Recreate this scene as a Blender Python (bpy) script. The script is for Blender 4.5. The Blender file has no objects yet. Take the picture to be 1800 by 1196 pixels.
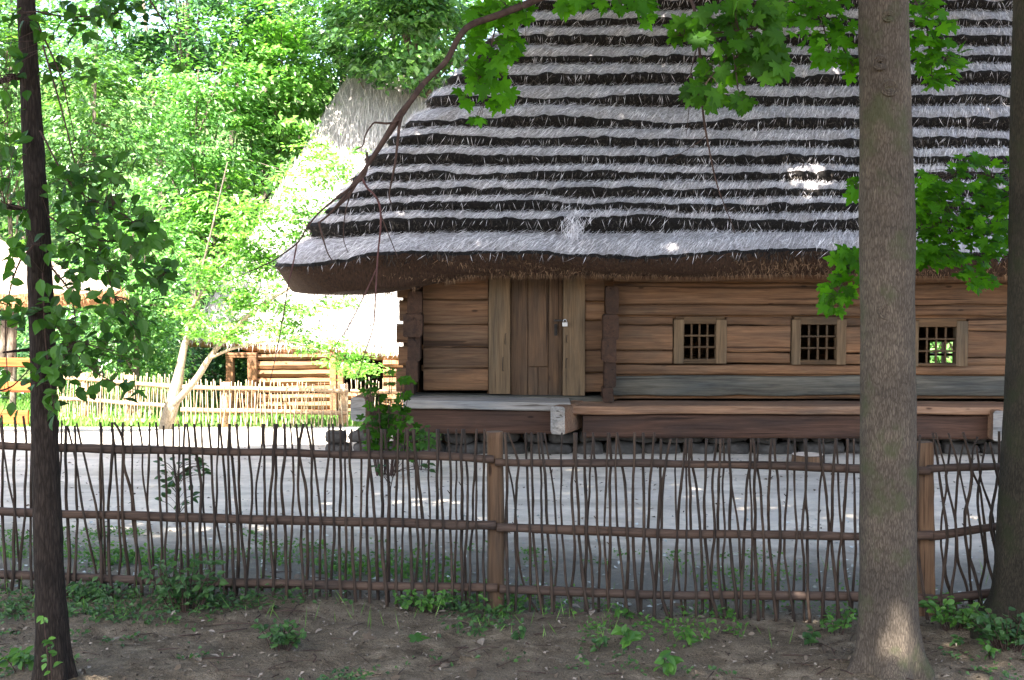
import bpy, math, random
import numpy as np
from mathutils import Vector
random.seed(7)
RNG = np.random.default_rng(11)
SC = bpy.context.scene
COL = SC.collection

# ------------------------------------------------------------------ camera, world, sun, exposure
FPX, CXP, CYP, HOR = 2250.0, 900.0, 598.0, 470.0
CAMZ = 2.3
PITCH = math.atan((CYP - HOR) / FPX)
cam = bpy.data.cameras.new('camera')
cam.sensor_width = 36.0
cam.lens = 36.0 * FPX / 1800.0
cam.clip_end = 2000
cam.clip_start = 0.05
camo = bpy.data.objects.new('camera', cam)
COL.objects.link(camo)
camo.location = (0, 0, CAMZ)
camo.rotation_euler = (math.pi / 2 - PITCH, 0, 0)
SC.camera = camo

SUN = np.array([-0.24, -0.50, 0.83]); SUN = SUN / np.linalg.norm(SUN)
ELEV = math.asin(SUN[2])
w = bpy.data.worlds.new('World'); SC.world = w; w.use_nodes = True
nt = w.node_tree
bg = nt.nodes['Background']
sky = nt.nodes.new('ShaderNodeTexSky'); sky.sky_type = 'NISHITA'; sky.sun_disc = False
sky.sun_elevation = ELEV; sky.sun_rotation = math.atan2(SUN[0], SUN[1])
nt.links.new(sky.outputs[0], bg.inputs[0]); bg.inputs[1].default_value = 0.115
sky.dust_density = 3.0; sky.ozone_density = 0.6
sl = bpy.data.lights.new('sun', 'SUN'); sl.energy = 5.0; sl.angle = math.radians(0.53); sl.color = (1.0, 0.94, 0.85)
so = bpy.data.objects.new('sun', sl); COL.objects.link(so)
so.rotation_euler = Vector(-SUN).to_track_quat('-Z', 'Y').to_euler()
so.location = (0, 0, 40)
SC.view_settings.view_transform = 'Standard'; SC.view_settings.look = 'None'
SC.view_settings.gamma = 1.0; SC.view_settings.use_curve_mapping = False
SC.view_settings.exposure = 3.0
SC.render.engine = 'CYCLES'
SC.cycles.max_bounces = 7; SC.cycles.diffuse_bounces = 4; SC.cycles.transmission_bounces = 4
SC.cycles.transparent_max_bounces = 4
SC.cycles.use_denoising = True

# ------------------------------------------------------------------ projection helpers (a pixel of the survey photo and a distance give a place)
CP, SP = math.cos(PITCH), math.sin(PITCH)
def at(px, py, Y):
    u = (px - CXP) / FPX; v = (CYP - py) / FPX
    dy = CP + v * SP; dz = -SP + v * CP
    t = Y / dy
    return np.array([u * t, Y, CAMZ + dz * t])
def X(px, Y, py=600): return at(px, py, Y)[0]
def Z(py, Y): return at(900, py, Y)[2]
def proj(p):
    p = np.atleast_2d(p)
    y = p[:, 1]; z = p[:, 2] - CAMZ
    f = y * CP - z * SP; up = y * SP + z * CP
    return CXP + FPX * p[:, 0] / np.maximum(f, 1e-3), CYP - FPX * up / np.maximum(f, 1e-3), f

# ------------------------------------------------------------------ noise
def _h(ix, iy, iz, s):
    n = (ix.astype(np.int64) * 374761393 + iy.astype(np.int64) * 668265263 + iz.astype(np.int64) * 2147483647 + s * 974711) & 0xffffffff
    n = ((n ^ (n >> 13)) * 1274126177) & 0xffffffff
    n = ((n ^ (n >> 16)) * 2246822519) & 0xffffffff
    return ((n ^ (n >> 15)) & 0xffffff) / float(0xffffff)
def vnoise(x, y, z=0.0, s=0):
    x = np.asarray(x, float); y = np.asarray(y, float) + 0 * x; z = np.asarray(z, float) + 0 * x
    x0, y0, z0 = np.floor(x), np.floor(y), np.floor(z)
    fx, fy, fz = x - x0, y - y0, z - z0
    fx, fy, fz = [f * f * (3 - 2 * f) for f in (fx, fy, fz)]
    r = 0
    for a in (0, 1):
        for b in (0, 1):
            for c in (0, 1):
                wt = (fx if a else 1 - fx) * (fy if b else 1 - fy) * (fz if c else 1 - fz)
                r = r + wt * _h(x0 + a, y0 + b, z0 + c, s)
    return r * 2 - 1
def fbm(x, y, z=0.0, o=4, s=0):
    r = 0; a = 1.0; f = 1.0
    for i in range(o):
        r = r + a * vnoise(np.asarray(x) * f, np.asarray(y) * f, np.asarray(z) * f, s + i * 17)
        a *= .5; f *= 2.03
    return r
def smooth(a, b, x):
    t = np.clip((np.asarray(x, float) - a) / (b - a), 0, 1); return t * t * (3 - 2 * t)

# ------------------------------------------------------------------ objects
def thing(name, label, cat, loc=(0, 0, 0), group=None):
    o = bpy.data.objects.new(name, None); COL.objects.link(o)
    o.location = loc; o['label'] = label; o['category'] = cat
    o.empty_display_size = .2
    if group: o['group'] = group
    return o
def tag(o, label=None, cat=None, group=None, kind=None):
    if label: o['label'] = label
    if cat: o['category'] = cat
    if group: o['group'] = group
    if kind: o['kind'] = kind
    return o
class MB:
    """collects shapes in world coordinates and links them as one mesh object"""
    def __init__(s): s.v = []; s.f = []; s.n = 0
    def add(s, v, f, m=0, smooth=True):
        v = np.asarray(v, float); f = np.asarray(f, np.int64)
        s.v.append(v); s.f.append((f + s.n, m, smooth)); s.n += len(v)
    def addv(s, v):
        v = np.asarray(v, float); b = s.n; s.v.append(v); s.n += len(v); return b
    def addf(s, f, m=0, smooth=True): s.f.append((np.asarray(f, np.int64), m, smooth))
    def build(s, name, mats, parent=None):
        if not isinstance(mats, (list, tuple)): mats = [mats]
        me = bpy.data.meshes.new(name)
        V = np.concatenate(s.v)
        wl = np.zeros(3); p = parent
        while p is not None: wl = wl + np.array(p.location); p = p.parent
        V = V - wl
        loops = []; starts = []; mi = []; sm = []; pos = 0
        for f, m, sh in s.f:
            k = f.shape[1]; n = len(f)
            loops.append(f.ravel()); starts.append(pos + np.arange(n) * k); pos += n * k
            mi.append(np.full(n, m)); sm.append(np.full(n, sh))
        loops = np.concatenate(loops); starts = np.concatenate(starts)
        me.vertices.add(len(V)); me.vertices.foreach_set('co', V.astype(np.float32).ravel())
        me.loops.add(len(loops)); me.loops.foreach_set('vertex_index', loops.astype(np.int32))
        me.polygons.add(len(starts)); me.polygons.foreach_set('loop_start', starts.astype(np.int32))
        for m in mats: me.materials.append(m)
        me.polygons.foreach_set('material_index', np.concatenate(mi).astype(np.int32))
        me.polygons.foreach_set('use_smooth', np.concatenate(sm).astype(bool))
        me.update(calc_edges=True); me.validate()
        o = bpy.data.objects.new(name, me); COL.objects.link(o)
        if parent is not None: o.parent = parent
        return o
def frames(P):
    P = np.asarray(P, float); n = len(P)
    T = np.gradient(P, axis=0); T /= np.maximum(np.linalg.norm(T, axis=1, keepdims=True), 1e-9)
    ref = np.array([0, 1., 0]) if abs(T[0][1]) < .9 else np.array([1., 0, 0])
    U = np.zeros_like(T); W = np.zeros_like(T)
    for i in range(n):
        u = ref - T[i] * ref.dot(T[i]); u /= np.linalg.norm(u); ref = u
        U[i] = u; W[i] = np.cross(T[i], u)
    return T, U, W
def resample(P, n):
    P = np.asarray(P, float)
    d = np.r_[0, np.cumsum(np.linalg.norm(np.diff(P, axis=0), axis=1))]
    # Catmull-Rom through the points
    t = np.linspace(0, d[-1], n); out = np.zeros((n, P.shape[1]))
    Q = np.vstack([2 * P[0] - P[1], P, 2 * P[-1] - P[-2]])
    idx = np.clip(np.searchsorted(d, t, side='right') - 1, 0, len(P) - 2)
    u = ((t - d[idx]) / np.maximum(d[idx + 1] - d[idx], 1e-9))[:, None]
    a, b, c, e = Q[idx], Q[idx + 1], Q[idx + 2], Q[idx + 3]
    return .5 * ((2 * b) + (c - a) * u + (2 * a - 5 * b + 4 * c - e) * u ** 2 + (3 * b - a - 3 * c + e) * u ** 3)
def tube(mb, P, R, k=7, m=0, wob=0.0, caps=True, sc=1.0, seed=0):
    P = np.asarray(P, float); n = len(P); R = np.broadcast_to(np.asarray(R, float), (n,))
    T, U, W = frames(P)
    a = np.arange(k) / k * 2 * np.pi
    ring = U[:, None, :] * np.cos(a)[None, :, None] + W[:, None, :] * np.sin(a)[None, :, None]
    rr = R[:, None] * np.ones(k)[None]
    if wob:
        q = P[:, None, :] + ring * R[:, None, None]
        rr = rr * (1 + wob * fbm(q[..., 0] * sc, q[..., 1] * sc, q[..., 2] * sc * .6, 3, seed))
    V = (P[:, None, :] + ring * rr[..., None]).reshape(-1, 3)
    i = np.arange(n - 1)[:, None] * k; j = np.arange(k)[None]; j2 = (j + 1) % k
    F = np.stack([i + j, i + j2, i + k + j2, i + k + j], -1).reshape(-1, 4)
    mb.add(V, F, m)
    if caps:
        b = mb.n - len(V)
        c = mb.addv([P[0], P[-1]])
        jj = np.arange(k)
        mb.addf(np.stack([np.full(k, c), b + (jj + 1) % k, b + jj], -1), m, False)
        e = b + (n - 1) * k
        mb.addf(np.stack([np.full(k, c + 1), e + jj, e + (jj + 1) % k], -1), m, False)
def beam(mb, p0, p1, wd, ht, bev=.02, n=2, jit=0.0, m=0, capm=None, up=(0, 0, 1), bulge=0.0, seed=0):
    """a hewn timber from p0 to p1: chamfered section wd (sideways) x ht (along up)"""
    p0 = np.asarray(p0, float); p1 = np.asarray(p1, float)
    T = p1 - p0; L = np.linalg.norm(T); T /= L
    up = np.asarray(up, float); S = np.cross(T, up); S /= np.linalg.norm(S); Uv = np.cross(S, T)
    a, b = wd / 2, ht / 2; g = min(bev, a * .9, b * .9)
    prof = [(-a, -b + g), (-a - bulge, 0), (-a, b - g), (-a + g * .35, b - g * .35), (-a + g, b), (a - g, b), (a - g * .35, b - g * .35), (a, b - g), (a + bulge, 0), (a, -b + g), (a - g * .35, -b + g * .35), (a - g, -b), (-a + g, -b), (-a + g * .35, -b + g * .35)]
    prof = np.array(prof); k = len(prof)
    t = np.linspace(0, L, n)
    V = p0[None, None] + T[None, None] * t[:, None, None] + S * prof[None, :, 0, None] + Uv * prof[None, :, 1, None]
    if jit:
        q = V
        nn = fbm(q[..., 0] * 2.2 + seed * 7.3, q[..., 1] * 2.2, q[..., 2] * 6, 3, seed)
        n2 = fbm(q[..., 0] * 1.1 + seed * 3.3, q[..., 1] * 1.1 + 40, 0 * q[..., 2], 2, seed + 5)
        cx = prof / np.maximum(np.linalg.norm(prof, axis=1, keepdims=True), 1e-6)
        V = V + (S * cx[None, :, 0, None] + Uv * cx[None, :, 1, None]) * (nn * jit)[..., None] + Uv * (n2 * jit)[..., None]
    b0 = mb.addv(V.reshape(-1, 3))
    i = np.arange(n - 1)[:, None] * k; j = np.arange(k)[None]; j2 = (j + 1) % k
    mb.addf(b0 + np.stack([i + j, i + k + j, i + k + j2, i + j2], -1).reshape(-1, 4), m, False)
    cm = m if capm is None else capm
    mb.addf((b0 + np.arange(k))[None], cm, False)
    mb.addf((b0 + (n - 1) * k + np.arange(k)[::-1])[None], cm, False)
def box(mb, x0, x1, y0, y1, z0, z1, bev=.008, m=0, jit=0, n=2, axis='x', seed=0):
    if axis == 'x': beam(mb, (x0, (y0 + y1) / 2, (z0 + z1) / 2), (x1, (y0 + y1) / 2, (z0 + z1) / 2), abs(y1 - y0), abs(z1 - z0), bev, n, jit, m, seed=seed)
    elif axis == 'z': beam(mb, ((x0 + x1) / 2, (y0 + y1) / 2, z0), ((x0 + x1) / 2, (y0 + y1) / 2, z1), abs(x1 - x0), abs(y1 - y0), bev, n, jit, m, up=(0, 1, 0), seed=seed)
    else: beam(mb, ((x0 + x1) / 2, y0, (z0 + z1) / 2), ((x0 + x1) / 2, y1, (z0 + z1) / 2), abs(x1 - x0), abs(z1 - z0), bev, n, jit, m, seed=seed)
def norm(a): return a / np.maximum(np.linalg.norm(a, axis=-1, keepdims=True), 1e-9)
def leaves(mb, C, N, D, L, Wd, m=0, fold=.12):
    """many six-point leaves: centre C, normal N, direction D, length L, width Wd"""
    C = np.asarray(C, float); n = len(C)
    N = norm(np.asarray(N, float)); D = np.asarray(D, float)
    D = norm(D - N * (D * N).sum(-1, keepdims=True)); S = np.cross(N, D)
    L = np.broadcast_to(np.asarray(L, float), (n,))[:, None]; Wd = np.broadcast_to(np.asarray(Wd, float), (n,))[:, None]
    a = C - D * L * .5; tip = C + D * L * .5 - N * L * fold
    l1 = C - D * L * .12 + S * Wd * .5 + N * Wd * fold; r1 = C - D * L * .12 - S * Wd * .5 + N * Wd * fold
    V = np.stack([a, r1, tip, l1], 1).reshape(-1, 3)
    b = np.arange(n)[:, None] * 4
    mb.add(V, np.concatenate([b + np.array([[0, 1, 2]]), b + np.array([[0, 2, 3]])], 0), m, False)
def leaves6(mb, C, N, D, L, Wd, m=0):
    """ovate leaves with a midrib fold and a drooping tip"""
    C = np.asarray(C, float); n = len(C)
    N = norm(np.asarray(N, float)); D = np.asarray(D, float)
    D = norm(D - N * (D * N).sum(-1, keepdims=True)); S = np.cross(N, D)
    L = np.broadcast_to(np.asarray(L, float), (n,))[:, None]; Wd = np.broadcast_to(np.asarray(Wd, float), (n,))[:, None]
    pts = [(0, 0, 0), (.22, .42, .05), (.5, .5, .06), (.78, .28, .0), (1, 0, -.14), (.78, -.28, .0), (.5, -.5, .06), (.22, -.42, .05), (.5, 0, -.01)]
    V = np.stack([C + D * L * (p[0] - .5) + S * Wd * p[1] + N * L * p[2] for p in pts], 1).reshape(-1, 3)
    b = np.arange(n)[:, None] * 9
    F = np.concatenate([b + np.array([[8, i, (i + 1) % 8]]) for i in range(8)], 0)
    mb.add(V, F, m, False)
_half = [(0, 0), (.16, -.06), (.27, -.13), (.30, -.03), (.46, .0), (.40, .12), (.29, .20), (.44, .27), (.60, .43), (.50, .46), (.49, .60), (.36, .57), (.20, .50), (.22, .66), (.14, .72), (.10, .86), (0, 1.02)]
MAPLE = np.array(_half + [(-x, y) for x, y in _half[-2:0:-1]])
def maple_leaves(mb, C, N, D, L, m=0):
    """five-lobed toothed maple leaves, stalk end at C"""
    C = np.asarray(C, float); n = len(C)
    N = norm(np.asarray(N, float)); D = np.asarray(D, float)
    D = norm(D - N * (D * N).sum(-1, keepdims=True)); S = np.cross(N, D)
    L = np.broadcast_to(np.asarray(L, float), (n,))
    k = len(MAPLE)
    x = MAPLE[:, 0]; y = MAPLE[:, 1]
    curl = RNG.uniform(.05, .38, n)[:, None]; fold = RNG.uniform(-.05, .35, n)[:, None]
    z = -curl * ((y[None] - .3) ** 2) * .9 + fold * np.abs(x)[None] * .5 - .15 * (x[None] ** 2)
    V = C[:, None] + (D[:, None] * y[None, :, None] + S[:, None] * x[None, :, None] + N[:, None] * z[..., None]) * L[:, None, None]
    ctr = C + D * (L * .28)[:, None]
    VV = np.concatenate([V, ctr[:, None]], 1).reshape(-1, 3)
    b = np.arange(n)[:, None] * (k + 1)
    F = np.concatenate([b + np.array([[k, i, (i + 1) % k]]) for i in range(k)], 0)
    mb.add(VV, F, m, False)

# ------------------------------------------------------------------ materials
def mat(name):
    m = bpy.data.materials.new(name); m.use_nodes = True
    nt = m.node_tree; b = nt.nodes['Principled BSDF']
    return m, nt, b
def N(nt, t, **kw):
    n = nt.nodes.new(t)
    for k, v in kw.items():
        if k in n.inputs.keys() if hasattr(n.inputs, 'keys') else False: n.inputs[k].default_value = v
        else: setattr(n, k, v)
    return n
def ramp(nt, fac, stops):
    r = nt.nodes.new('ShaderNodeValToRGB'); nt.links.new(fac, r.inputs[0])
    e = r.color_ramp.elements
    while len(e) < len(stops): e.new(.5)
    for i, (p, c) in enumerate(stops):
        e[i].position = p; e[i].color = (*c, 1) if len(c) == 3 else c
    return r.outputs[0]
def mixc(nt, fac, a, b, mode='MIX'):
    n = nt.nodes.new('ShaderNodeMix'); n.data_type = 'RGBA'; n.blend_type = mode
    for s, v in ((0, fac), (6, a), (7, b)):
        if hasattr(v, 'is_linked') or hasattr(v, 'links'): nt.links.new(v, n.inputs[s])
        else: n.inputs[s].default_value = v if s == 0 else ((*v, 1) if len(v) == 3 else v)
    return n.outputs[2]
def noise(nt, vec, scale, detail=4, rough=.6, dist=0):
    n = nt.nodes.new('ShaderNodeTexNoise'); n.inputs['Scale'].default_value = scale
    n.inputs['Detail'].default_value = detail; n.inputs['Roughness'].default_value = rough; n.inputs['Distortion'].default_value = dist
    if vec is not None: nt.links.new(vec, n.inputs['Vector'])
    return n.outputs['Fac']
def coords(nt, scale=(1, 1, 1), island=True, amount=37.0):
    tc = nt.nodes.new('ShaderNodeTexCoord'); v = tc.outputs['Object']
    rnd = None
    if island:
        g = nt.nodes.new('ShaderNodeNewGeometry'); rnd = g.outputs['Random Per Island']
        mu = nt.nodes.new('ShaderNodeMath'); mu.operation = 'MULTIPLY'; mu.inputs[1].default_value = amount; nt.links.new(rnd, mu.inputs[0])
        ad = nt.nodes.new('ShaderNodeVectorMath'); ad.operation = 'ADD'; nt.links.new(v, ad.inputs[0]); nt.links.new(mu.outputs[0], ad.inputs[1]); v = ad.outputs[0]
    mp = nt.nodes.new('ShaderNodeMapping'); mp.inputs['Scale'].default_value = scale; nt.links.new(v, mp.inputs['Vector'])
    return mp.outputs[0], rnd, tc.outputs['Object']
def bump(nt, b, h, strength=.5, dist=.01):
    n = nt.nodes.new('ShaderNodeBump'); n.inputs['Strength'].default_value = strength; n.inputs['Distance'].default_value = dist
    nt.links.new(h, n.inputs['Height']); nt.links.new(n.outputs[0], b.inputs['Normal'])
def wood(name, c_dark, c_mid, c_light, axis=0, var=.25, cracks=True, rough=.8, tint=None, grain=1.0):
    m, nt, b = mat(name)
    s = [22.0 * grain] * 3; s[axis] = 1.1 * grain
    v, rnd, raw = coords(nt, tuple(s))
    n1 = noise(nt, v, 1.0, 6, .65, .6)
    col = ramp(nt, n1, [(.30, c_dark), (.5, c_mid), (.72, c_light)])
    s2 = [3.0] * 3; s2[axis] = .7
    mp = nt.nodes.new('ShaderNodeMapping'); mp.inputs['Scale'].default_value = s2; nt.links.new(raw, mp.inputs['Vector'])
    n2 = noise(nt, mp.outputs[0], 1.3, 4, .6, .5)
    st = ramp(nt, n2, [(.32, (.60, .66, .74)), (.62, (1.14, 1.06, .98))])
    col = mixc(nt, .9, col, st, 'MULTIPLY')
    s4 = [110.0 * grain] * 3; s4[axis] = 3.0
    mp4 = nt.nodes.new('ShaderNodeMapping'); mp4.inputs['Scale'].default_value = s4; nt.links.new(raw, mp4.inputs['Vector'])
    n4 = noise(nt, mp4.outputs[0], 1.0, 4, .6, .2)
    col = mixc(nt, .8, col, ramp(nt, n4, [(.32, (.62, .60, .58)), (.55, (1.05, 1.05, 1.05)), (.72, (1.2, 1.2, 1.2))]), 'MULTIPLY')
    s5 = [5.5] * 3; s5[axis] = 1.9
    mp5 = nt.nodes.new('ShaderNodeMapping'); mp5.inputs['Scale'].default_value = s5; nt.links.new(v if False else raw, mp5.inputs['Vector'])
    vk = nt.nodes.new('ShaderNodeTexVoronoi'); vk.inputs['Scale'].default_value = 1.0; vk.inputs['Randomness'].default_value = 1.0; nt.links.new(mp5.outputs[0], vk.inputs['Vector'])
    col = mixc(nt, 1.0, col, ramp(nt, vk.outputs['Distance'], [(.05, (.3, .26, .24)), (.10, (1, 1, 1))]), 'MULTIPLY')
    if rnd is not None and var:
        rr = ramp(nt, rnd, [(0, (1 - var,) * 3), (.5, (1.0, .98, .95)), (1, (1 + var, 1 + var * .8, 1 + var * .6))])
        col = mixc(nt, 1.0, col, rr, 'MULTIPLY')
    h = n1
    if cracks:
        s3 = [30.0] * 3; s3[axis] = .55
        mp3 = nt.nodes.new('ShaderNodeMapping'); mp3.inputs['Scale'].default_value = s3; nt.links.new(raw, mp3.inputs['Vector'])
        n3 = noise(nt, mp3.outputs[0], .55, 3, .5, .25)
        cr = ramp(nt, n3, [(.325, (0, 0, 0)), (.36, (1, 1, 1))])
        col = mixc(nt, 1.0, col, mixc(nt, cr, (.36, .33, .31), (1, 1, 1)), 'MULTIPLY')
        mm = nt.nodes.new('ShaderNodeMath'); mm.operation = 'MULTIPLY'; nt.links.new(cr, mm.inputs[0]); nt.links.new(n1, mm.inputs[1])
        h = mm.outputs[0]
    nt.links.new(col, b.inputs['Base Color']); b.inputs['Roughness'].default_value = rough
    b.inputs['Specular IOR Level'].default_value = .25
    bump(nt, b, h, .55, .012)
    return m
def leafmat(name, c0, c1, c2, trans=.38, tcol=None, rough=.45, big=1.2, spec=.35):
    m, nt, b = mat(name)
    g = nt.nodes.new('ShaderNodeNewGeometry')
    tc = nt.nodes.new('ShaderNodeTexCoord')
    n = noise(nt, tc.outputs['Object'], big, 2, .5)
    ad = nt.nodes.new('ShaderNodeMath'); ad.operation = 'ADD'; nt.links.new(g.outputs['Random Per Island'], ad.inputs[0]); nt.links.new(n, ad.inputs[1])
    ha = nt.nodes.new('ShaderNodeMath'); ha.operation = 'MULTIPLY'; ha.inputs[1].default_value = .5; nt.links.new(ad.outputs[0], ha.inputs[0])
    col = ramp(nt, ha.outputs[0], [(.2, c0), (.5, c1), (.8, c2)])
    nt.links.new(col, b.inputs['Base Color']); b.inputs['Roughness'].default_value = rough; b.inputs['Specular IOR Level'].default_value = spec
    t = nt.nodes.new('ShaderNodeBsdfTranslucent')
    tc2 = mixc(nt, 1.0, col, tcol or (1.5, 1.6, .6), 'MULTIPLY'); nt.links.new(tc2, t.inputs[0])
    mx = nt.nodes.new('ShaderNodeMixShader'); mx.inputs[0].default_value = trans
    nt.links.new(b.outputs[0], mx.inputs[1]); nt.links.new(t.outputs[0], mx.inputs[2])
    nt.links.new(mx.outputs[0], nt.nodes['Material Output'].inputs[0])
    return m
def straw(name, c0, c1, c2, rough=.85, spec=.2):
    m, nt, b = mat(name)
    v, rnd, raw = coords(nt, (1, 1, 1), island=True, amount=11)
    n1 = noise(nt, raw, 1.6, 4, .6)
    ad = nt.nodes.new('ShaderNodeMath'); ad.operation = 'ADD'; nt.links.new(rnd, ad.inputs[0]); nt.links.new(n1, ad.inputs[1])
    ha = nt.nodes.new('ShaderNodeMath'); ha.operation = 'MULTIPLY'; ha.inputs[1].default_value = .5; nt.links.new(ad.outputs[0], ha.inputs[0])
    nt.links.new(ramp(nt, ha.outputs[0], [(.2, c0), (.5, c1), (.8, c2)]), b.inputs['Base Color'])
    b.inputs['Roughness'].default_value = rough; b.inputs['Specular IOR Level'].default_value = spec
    return m
def rough_mat(name, stops, scale=8, bscale=30, bstr=.8, bdist=.02, stretch=(1, 1, 1), rough=.9):
    m, nt, b = mat(name)
    tc = nt.nodes.new('ShaderNodeTexCoord')
    mp = nt.nodes.new('ShaderNodeMapping'); mp.inputs['Scale'].default_value = stretch; nt.links.new(tc.outputs['Object'], mp.inputs['Vector'])
    n1 = noise(nt, mp.outputs[0], scale, 6, .65)
    nt.links.new(ramp(nt, n1, stops), b.inputs['Base Color'])
    n2 = noise(nt, mp.outputs[0], bscale, 5, .65)
    bump(nt, b, n2, bstr, bdist)
    b.inputs['Roughness'].default_value = rough; b.inputs['Specular IOR Level'].default_value = .2
    return m
def bark(name, c0, c1, c2, sx=38, sz=9, moss=None, bd=.012):
    m, nt, b = mat(name)
    tc = nt.nodes.new('ShaderNodeTexCoord')
    mp = nt.nodes.new('ShaderNodeMapping'); mp.inputs['Scale'].default_value = (sx, sx, sz); nt.links.new(tc.outputs['Object'], mp.inputs['Vector'])
    dn = nt.nodes.new('ShaderNodeTexNoise'); dn.inputs['Scale'].default_value = .8; nt.links.new(mp.outputs[0], dn.inputs['Vector'])
    ad = nt.nodes.new('ShaderNodeVectorMath'); ad.operation = 'ADD'; nt.links.new(mp.outputs[0], ad.inputs[0])
    ml = nt.nodes.new('ShaderNodeVectorMath'); ml.operation = 'SCALE'; ml.inputs[3].default_value = 1.6; nt.links.new(dn.outputs['Color'], ml.inputs[0]); nt.links.new(ml.outputs[0], ad.inputs[1])
    vo = nt.nodes.new('ShaderNodeTexVoronoi'); vo.feature = 'DISTANCE_TO_EDGE'; vo.inputs['Scale'].default_value = 1.0; nt.links.new(ad.outputs[0], vo.inputs['Vector'])
    edge = ramp(nt, vo.outputs['Distance'], [(0, (.42, .42, .42)), (.2, (1, 1, 1))])
    n1 = noise(nt, mp.outputs[0], 1.6, 6, .7)
    mm = nt.nodes.new('ShaderNodeMath'); mm.operation = 'MULTIPLY'; nt.links.new(edge, mm.inputs[0]); nt.links.new(n1, mm.inputs[1])
    col = ramp(nt, mm.outputs[0], [(.12, c0), (.42, c1), (.68, c2)])
    n3 = noise(nt, tc.outputs['Object'], 2.6, 4, .6)
    col = mixc(nt, .8, col, ramp(nt, n3, [(.35, (.6, .6, .6)), (.65, (1.15, 1.12, 1.08))]), 'MULTIPLY')
    if moss:
        n4 = noise(nt, tc.outputs['Object'], 5, 4, .6)
        col = mixc(nt, ramp(nt, n4, [(.52, (0, 0, 0)), (.66, (.75, .75, .75))]), col, moss)
    nt.links.new(col, b.inputs['Base Color']); b.inputs['Roughness'].default_value = .9; b.inputs['Specular IOR Level'].default_value = .15
    bump(nt, b, mm.outputs[0], .7, bd)
    return m
M = {}
M['log'] = wood('hewn_log_wood', (.088, .046, .0245), (.136, .075, .040), (.190, .113, .063), 0, .28)
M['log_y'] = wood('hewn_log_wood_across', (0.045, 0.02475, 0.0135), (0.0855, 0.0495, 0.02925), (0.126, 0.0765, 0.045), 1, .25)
M['greylog'] = wood('weathered_sill_wood', (0.0375, 0.035, 0.03), (0.075, 0.0725, 0.06), (0.11, 0.105, 0.09), 0, .15)
M['post'] = wood('jamb_wood', (0.06885, 0.04399, 0.02363), (0.1134, 0.07841, 0.04556), (0.1499, 0.1071, 0.06413), 2, .12)
M['door'] = wood('door_plank_wood', (0.055, 0.03325, 0.018), (0.09075, 0.05462, 0.032), (0.1293, 0.07838, 0.044), 2, .18)
M['frame'] = wood('window_frame_wood', (0.0476, 0.02754, 0.01275), (0.0765, 0.0459, 0.02295), (0.102, 0.06426, 0.03315), 0, .15)
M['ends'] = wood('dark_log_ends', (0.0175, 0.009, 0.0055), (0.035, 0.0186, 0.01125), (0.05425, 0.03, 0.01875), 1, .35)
M['ledge'] = wood('silvered_ledge_wood', (0.1488, 0.1402, 0.1302), (0.2232, 0.2128, 0.2), (0.2877, 0.2757, 0.2604), 0, .1)
M['ledge_b'] = wood('tawny_ledge_wood', (0.11, 0.0605, 0.03575), (0.187, 0.11, 0.06875), (0.2475, 0.1595, 0.1045), 0, .1)
M['ledge_beam'] = wood('brown_beam_wood', (0.03053, 0.01588, 0.0108), (0.05567, 0.02999, 0.02037), (0.07541, 0.04234, 0.02933), 0, .15)
M['fence_rail'] = wood('fence_rail_wood', (0.02737, 0.018, 0.01354), (0.05669, 0.0375, 0.02851), (0.08602, 0.05812, 0.04455), 0, .2, grain=1.5)
M['fence_post'] = wood('fence_post_wood', (0.04807, 0.02785, 0.0161), (0.09173, 0.05569, 0.03223), (0.1311, 0.08155, 0.05012), 2, .2)
M['stick'] = wood('hazel_stick_bark', (0.01476, 0.009892, 0.007423), (0.03118, 0.02102, 0.01542), (0.0525, 0.03709, 0.02712), 2, .5, cracks=False, grain=1.2)
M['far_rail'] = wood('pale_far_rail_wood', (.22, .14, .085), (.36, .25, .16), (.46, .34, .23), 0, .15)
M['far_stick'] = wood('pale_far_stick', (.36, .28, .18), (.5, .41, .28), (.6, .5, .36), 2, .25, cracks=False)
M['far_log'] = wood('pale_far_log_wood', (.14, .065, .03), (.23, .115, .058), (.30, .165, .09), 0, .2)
M['orange_wood'] = wood('orange_plank_wood', (.16, .05, .012), (.26, .085, .022), (.33, .12, .035), 0, .15)
M['thatch_top'] = straw('grey_thatch', (0.22, 0.2, 0.2), (0.4, 0.37, 0.37), (0.58, 0.54, 0.53))
M['thatch_straw'] = straw('pale_thatch_straw', (.18, .168, .17), (.56, .53, .55), (.92, .89, .91))
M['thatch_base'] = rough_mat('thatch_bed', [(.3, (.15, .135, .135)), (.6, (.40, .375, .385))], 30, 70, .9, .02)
M['thatch_butt'] = rough_mat('dark_thatch_butt', [(.3, (.004, .0035, .003)), (.55, (.012, .010, .009)), (.75, (.03, .025, .021))], 42, 60, 1.0, .03)  # dark straw ends, with the shade of their cavities put into the colour
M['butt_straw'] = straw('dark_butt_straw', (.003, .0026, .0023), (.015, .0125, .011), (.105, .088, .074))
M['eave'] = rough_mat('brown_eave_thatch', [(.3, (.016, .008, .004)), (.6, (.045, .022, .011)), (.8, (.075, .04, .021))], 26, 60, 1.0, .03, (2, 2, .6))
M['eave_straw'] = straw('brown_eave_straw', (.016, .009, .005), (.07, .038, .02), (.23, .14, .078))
M['far_thatch'] = rough_mat('sunbleached_thatch', [(.3, (.22, .205, .19)), (.6, (.36, .34, .31))], 12, 30, .9, .06, (2, 1, 1))
M['far_straw'] = straw('sunbleached_straw', (.2, .185, .17), (.36, .335, .31), (.5, .47, .43))
M['hut_thatch'] = rough_mat('golden_thatch', [(.3, (.26, .20, .14)), (.6, (.42, .34, .26))], 14, 30, .8, .04)
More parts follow.
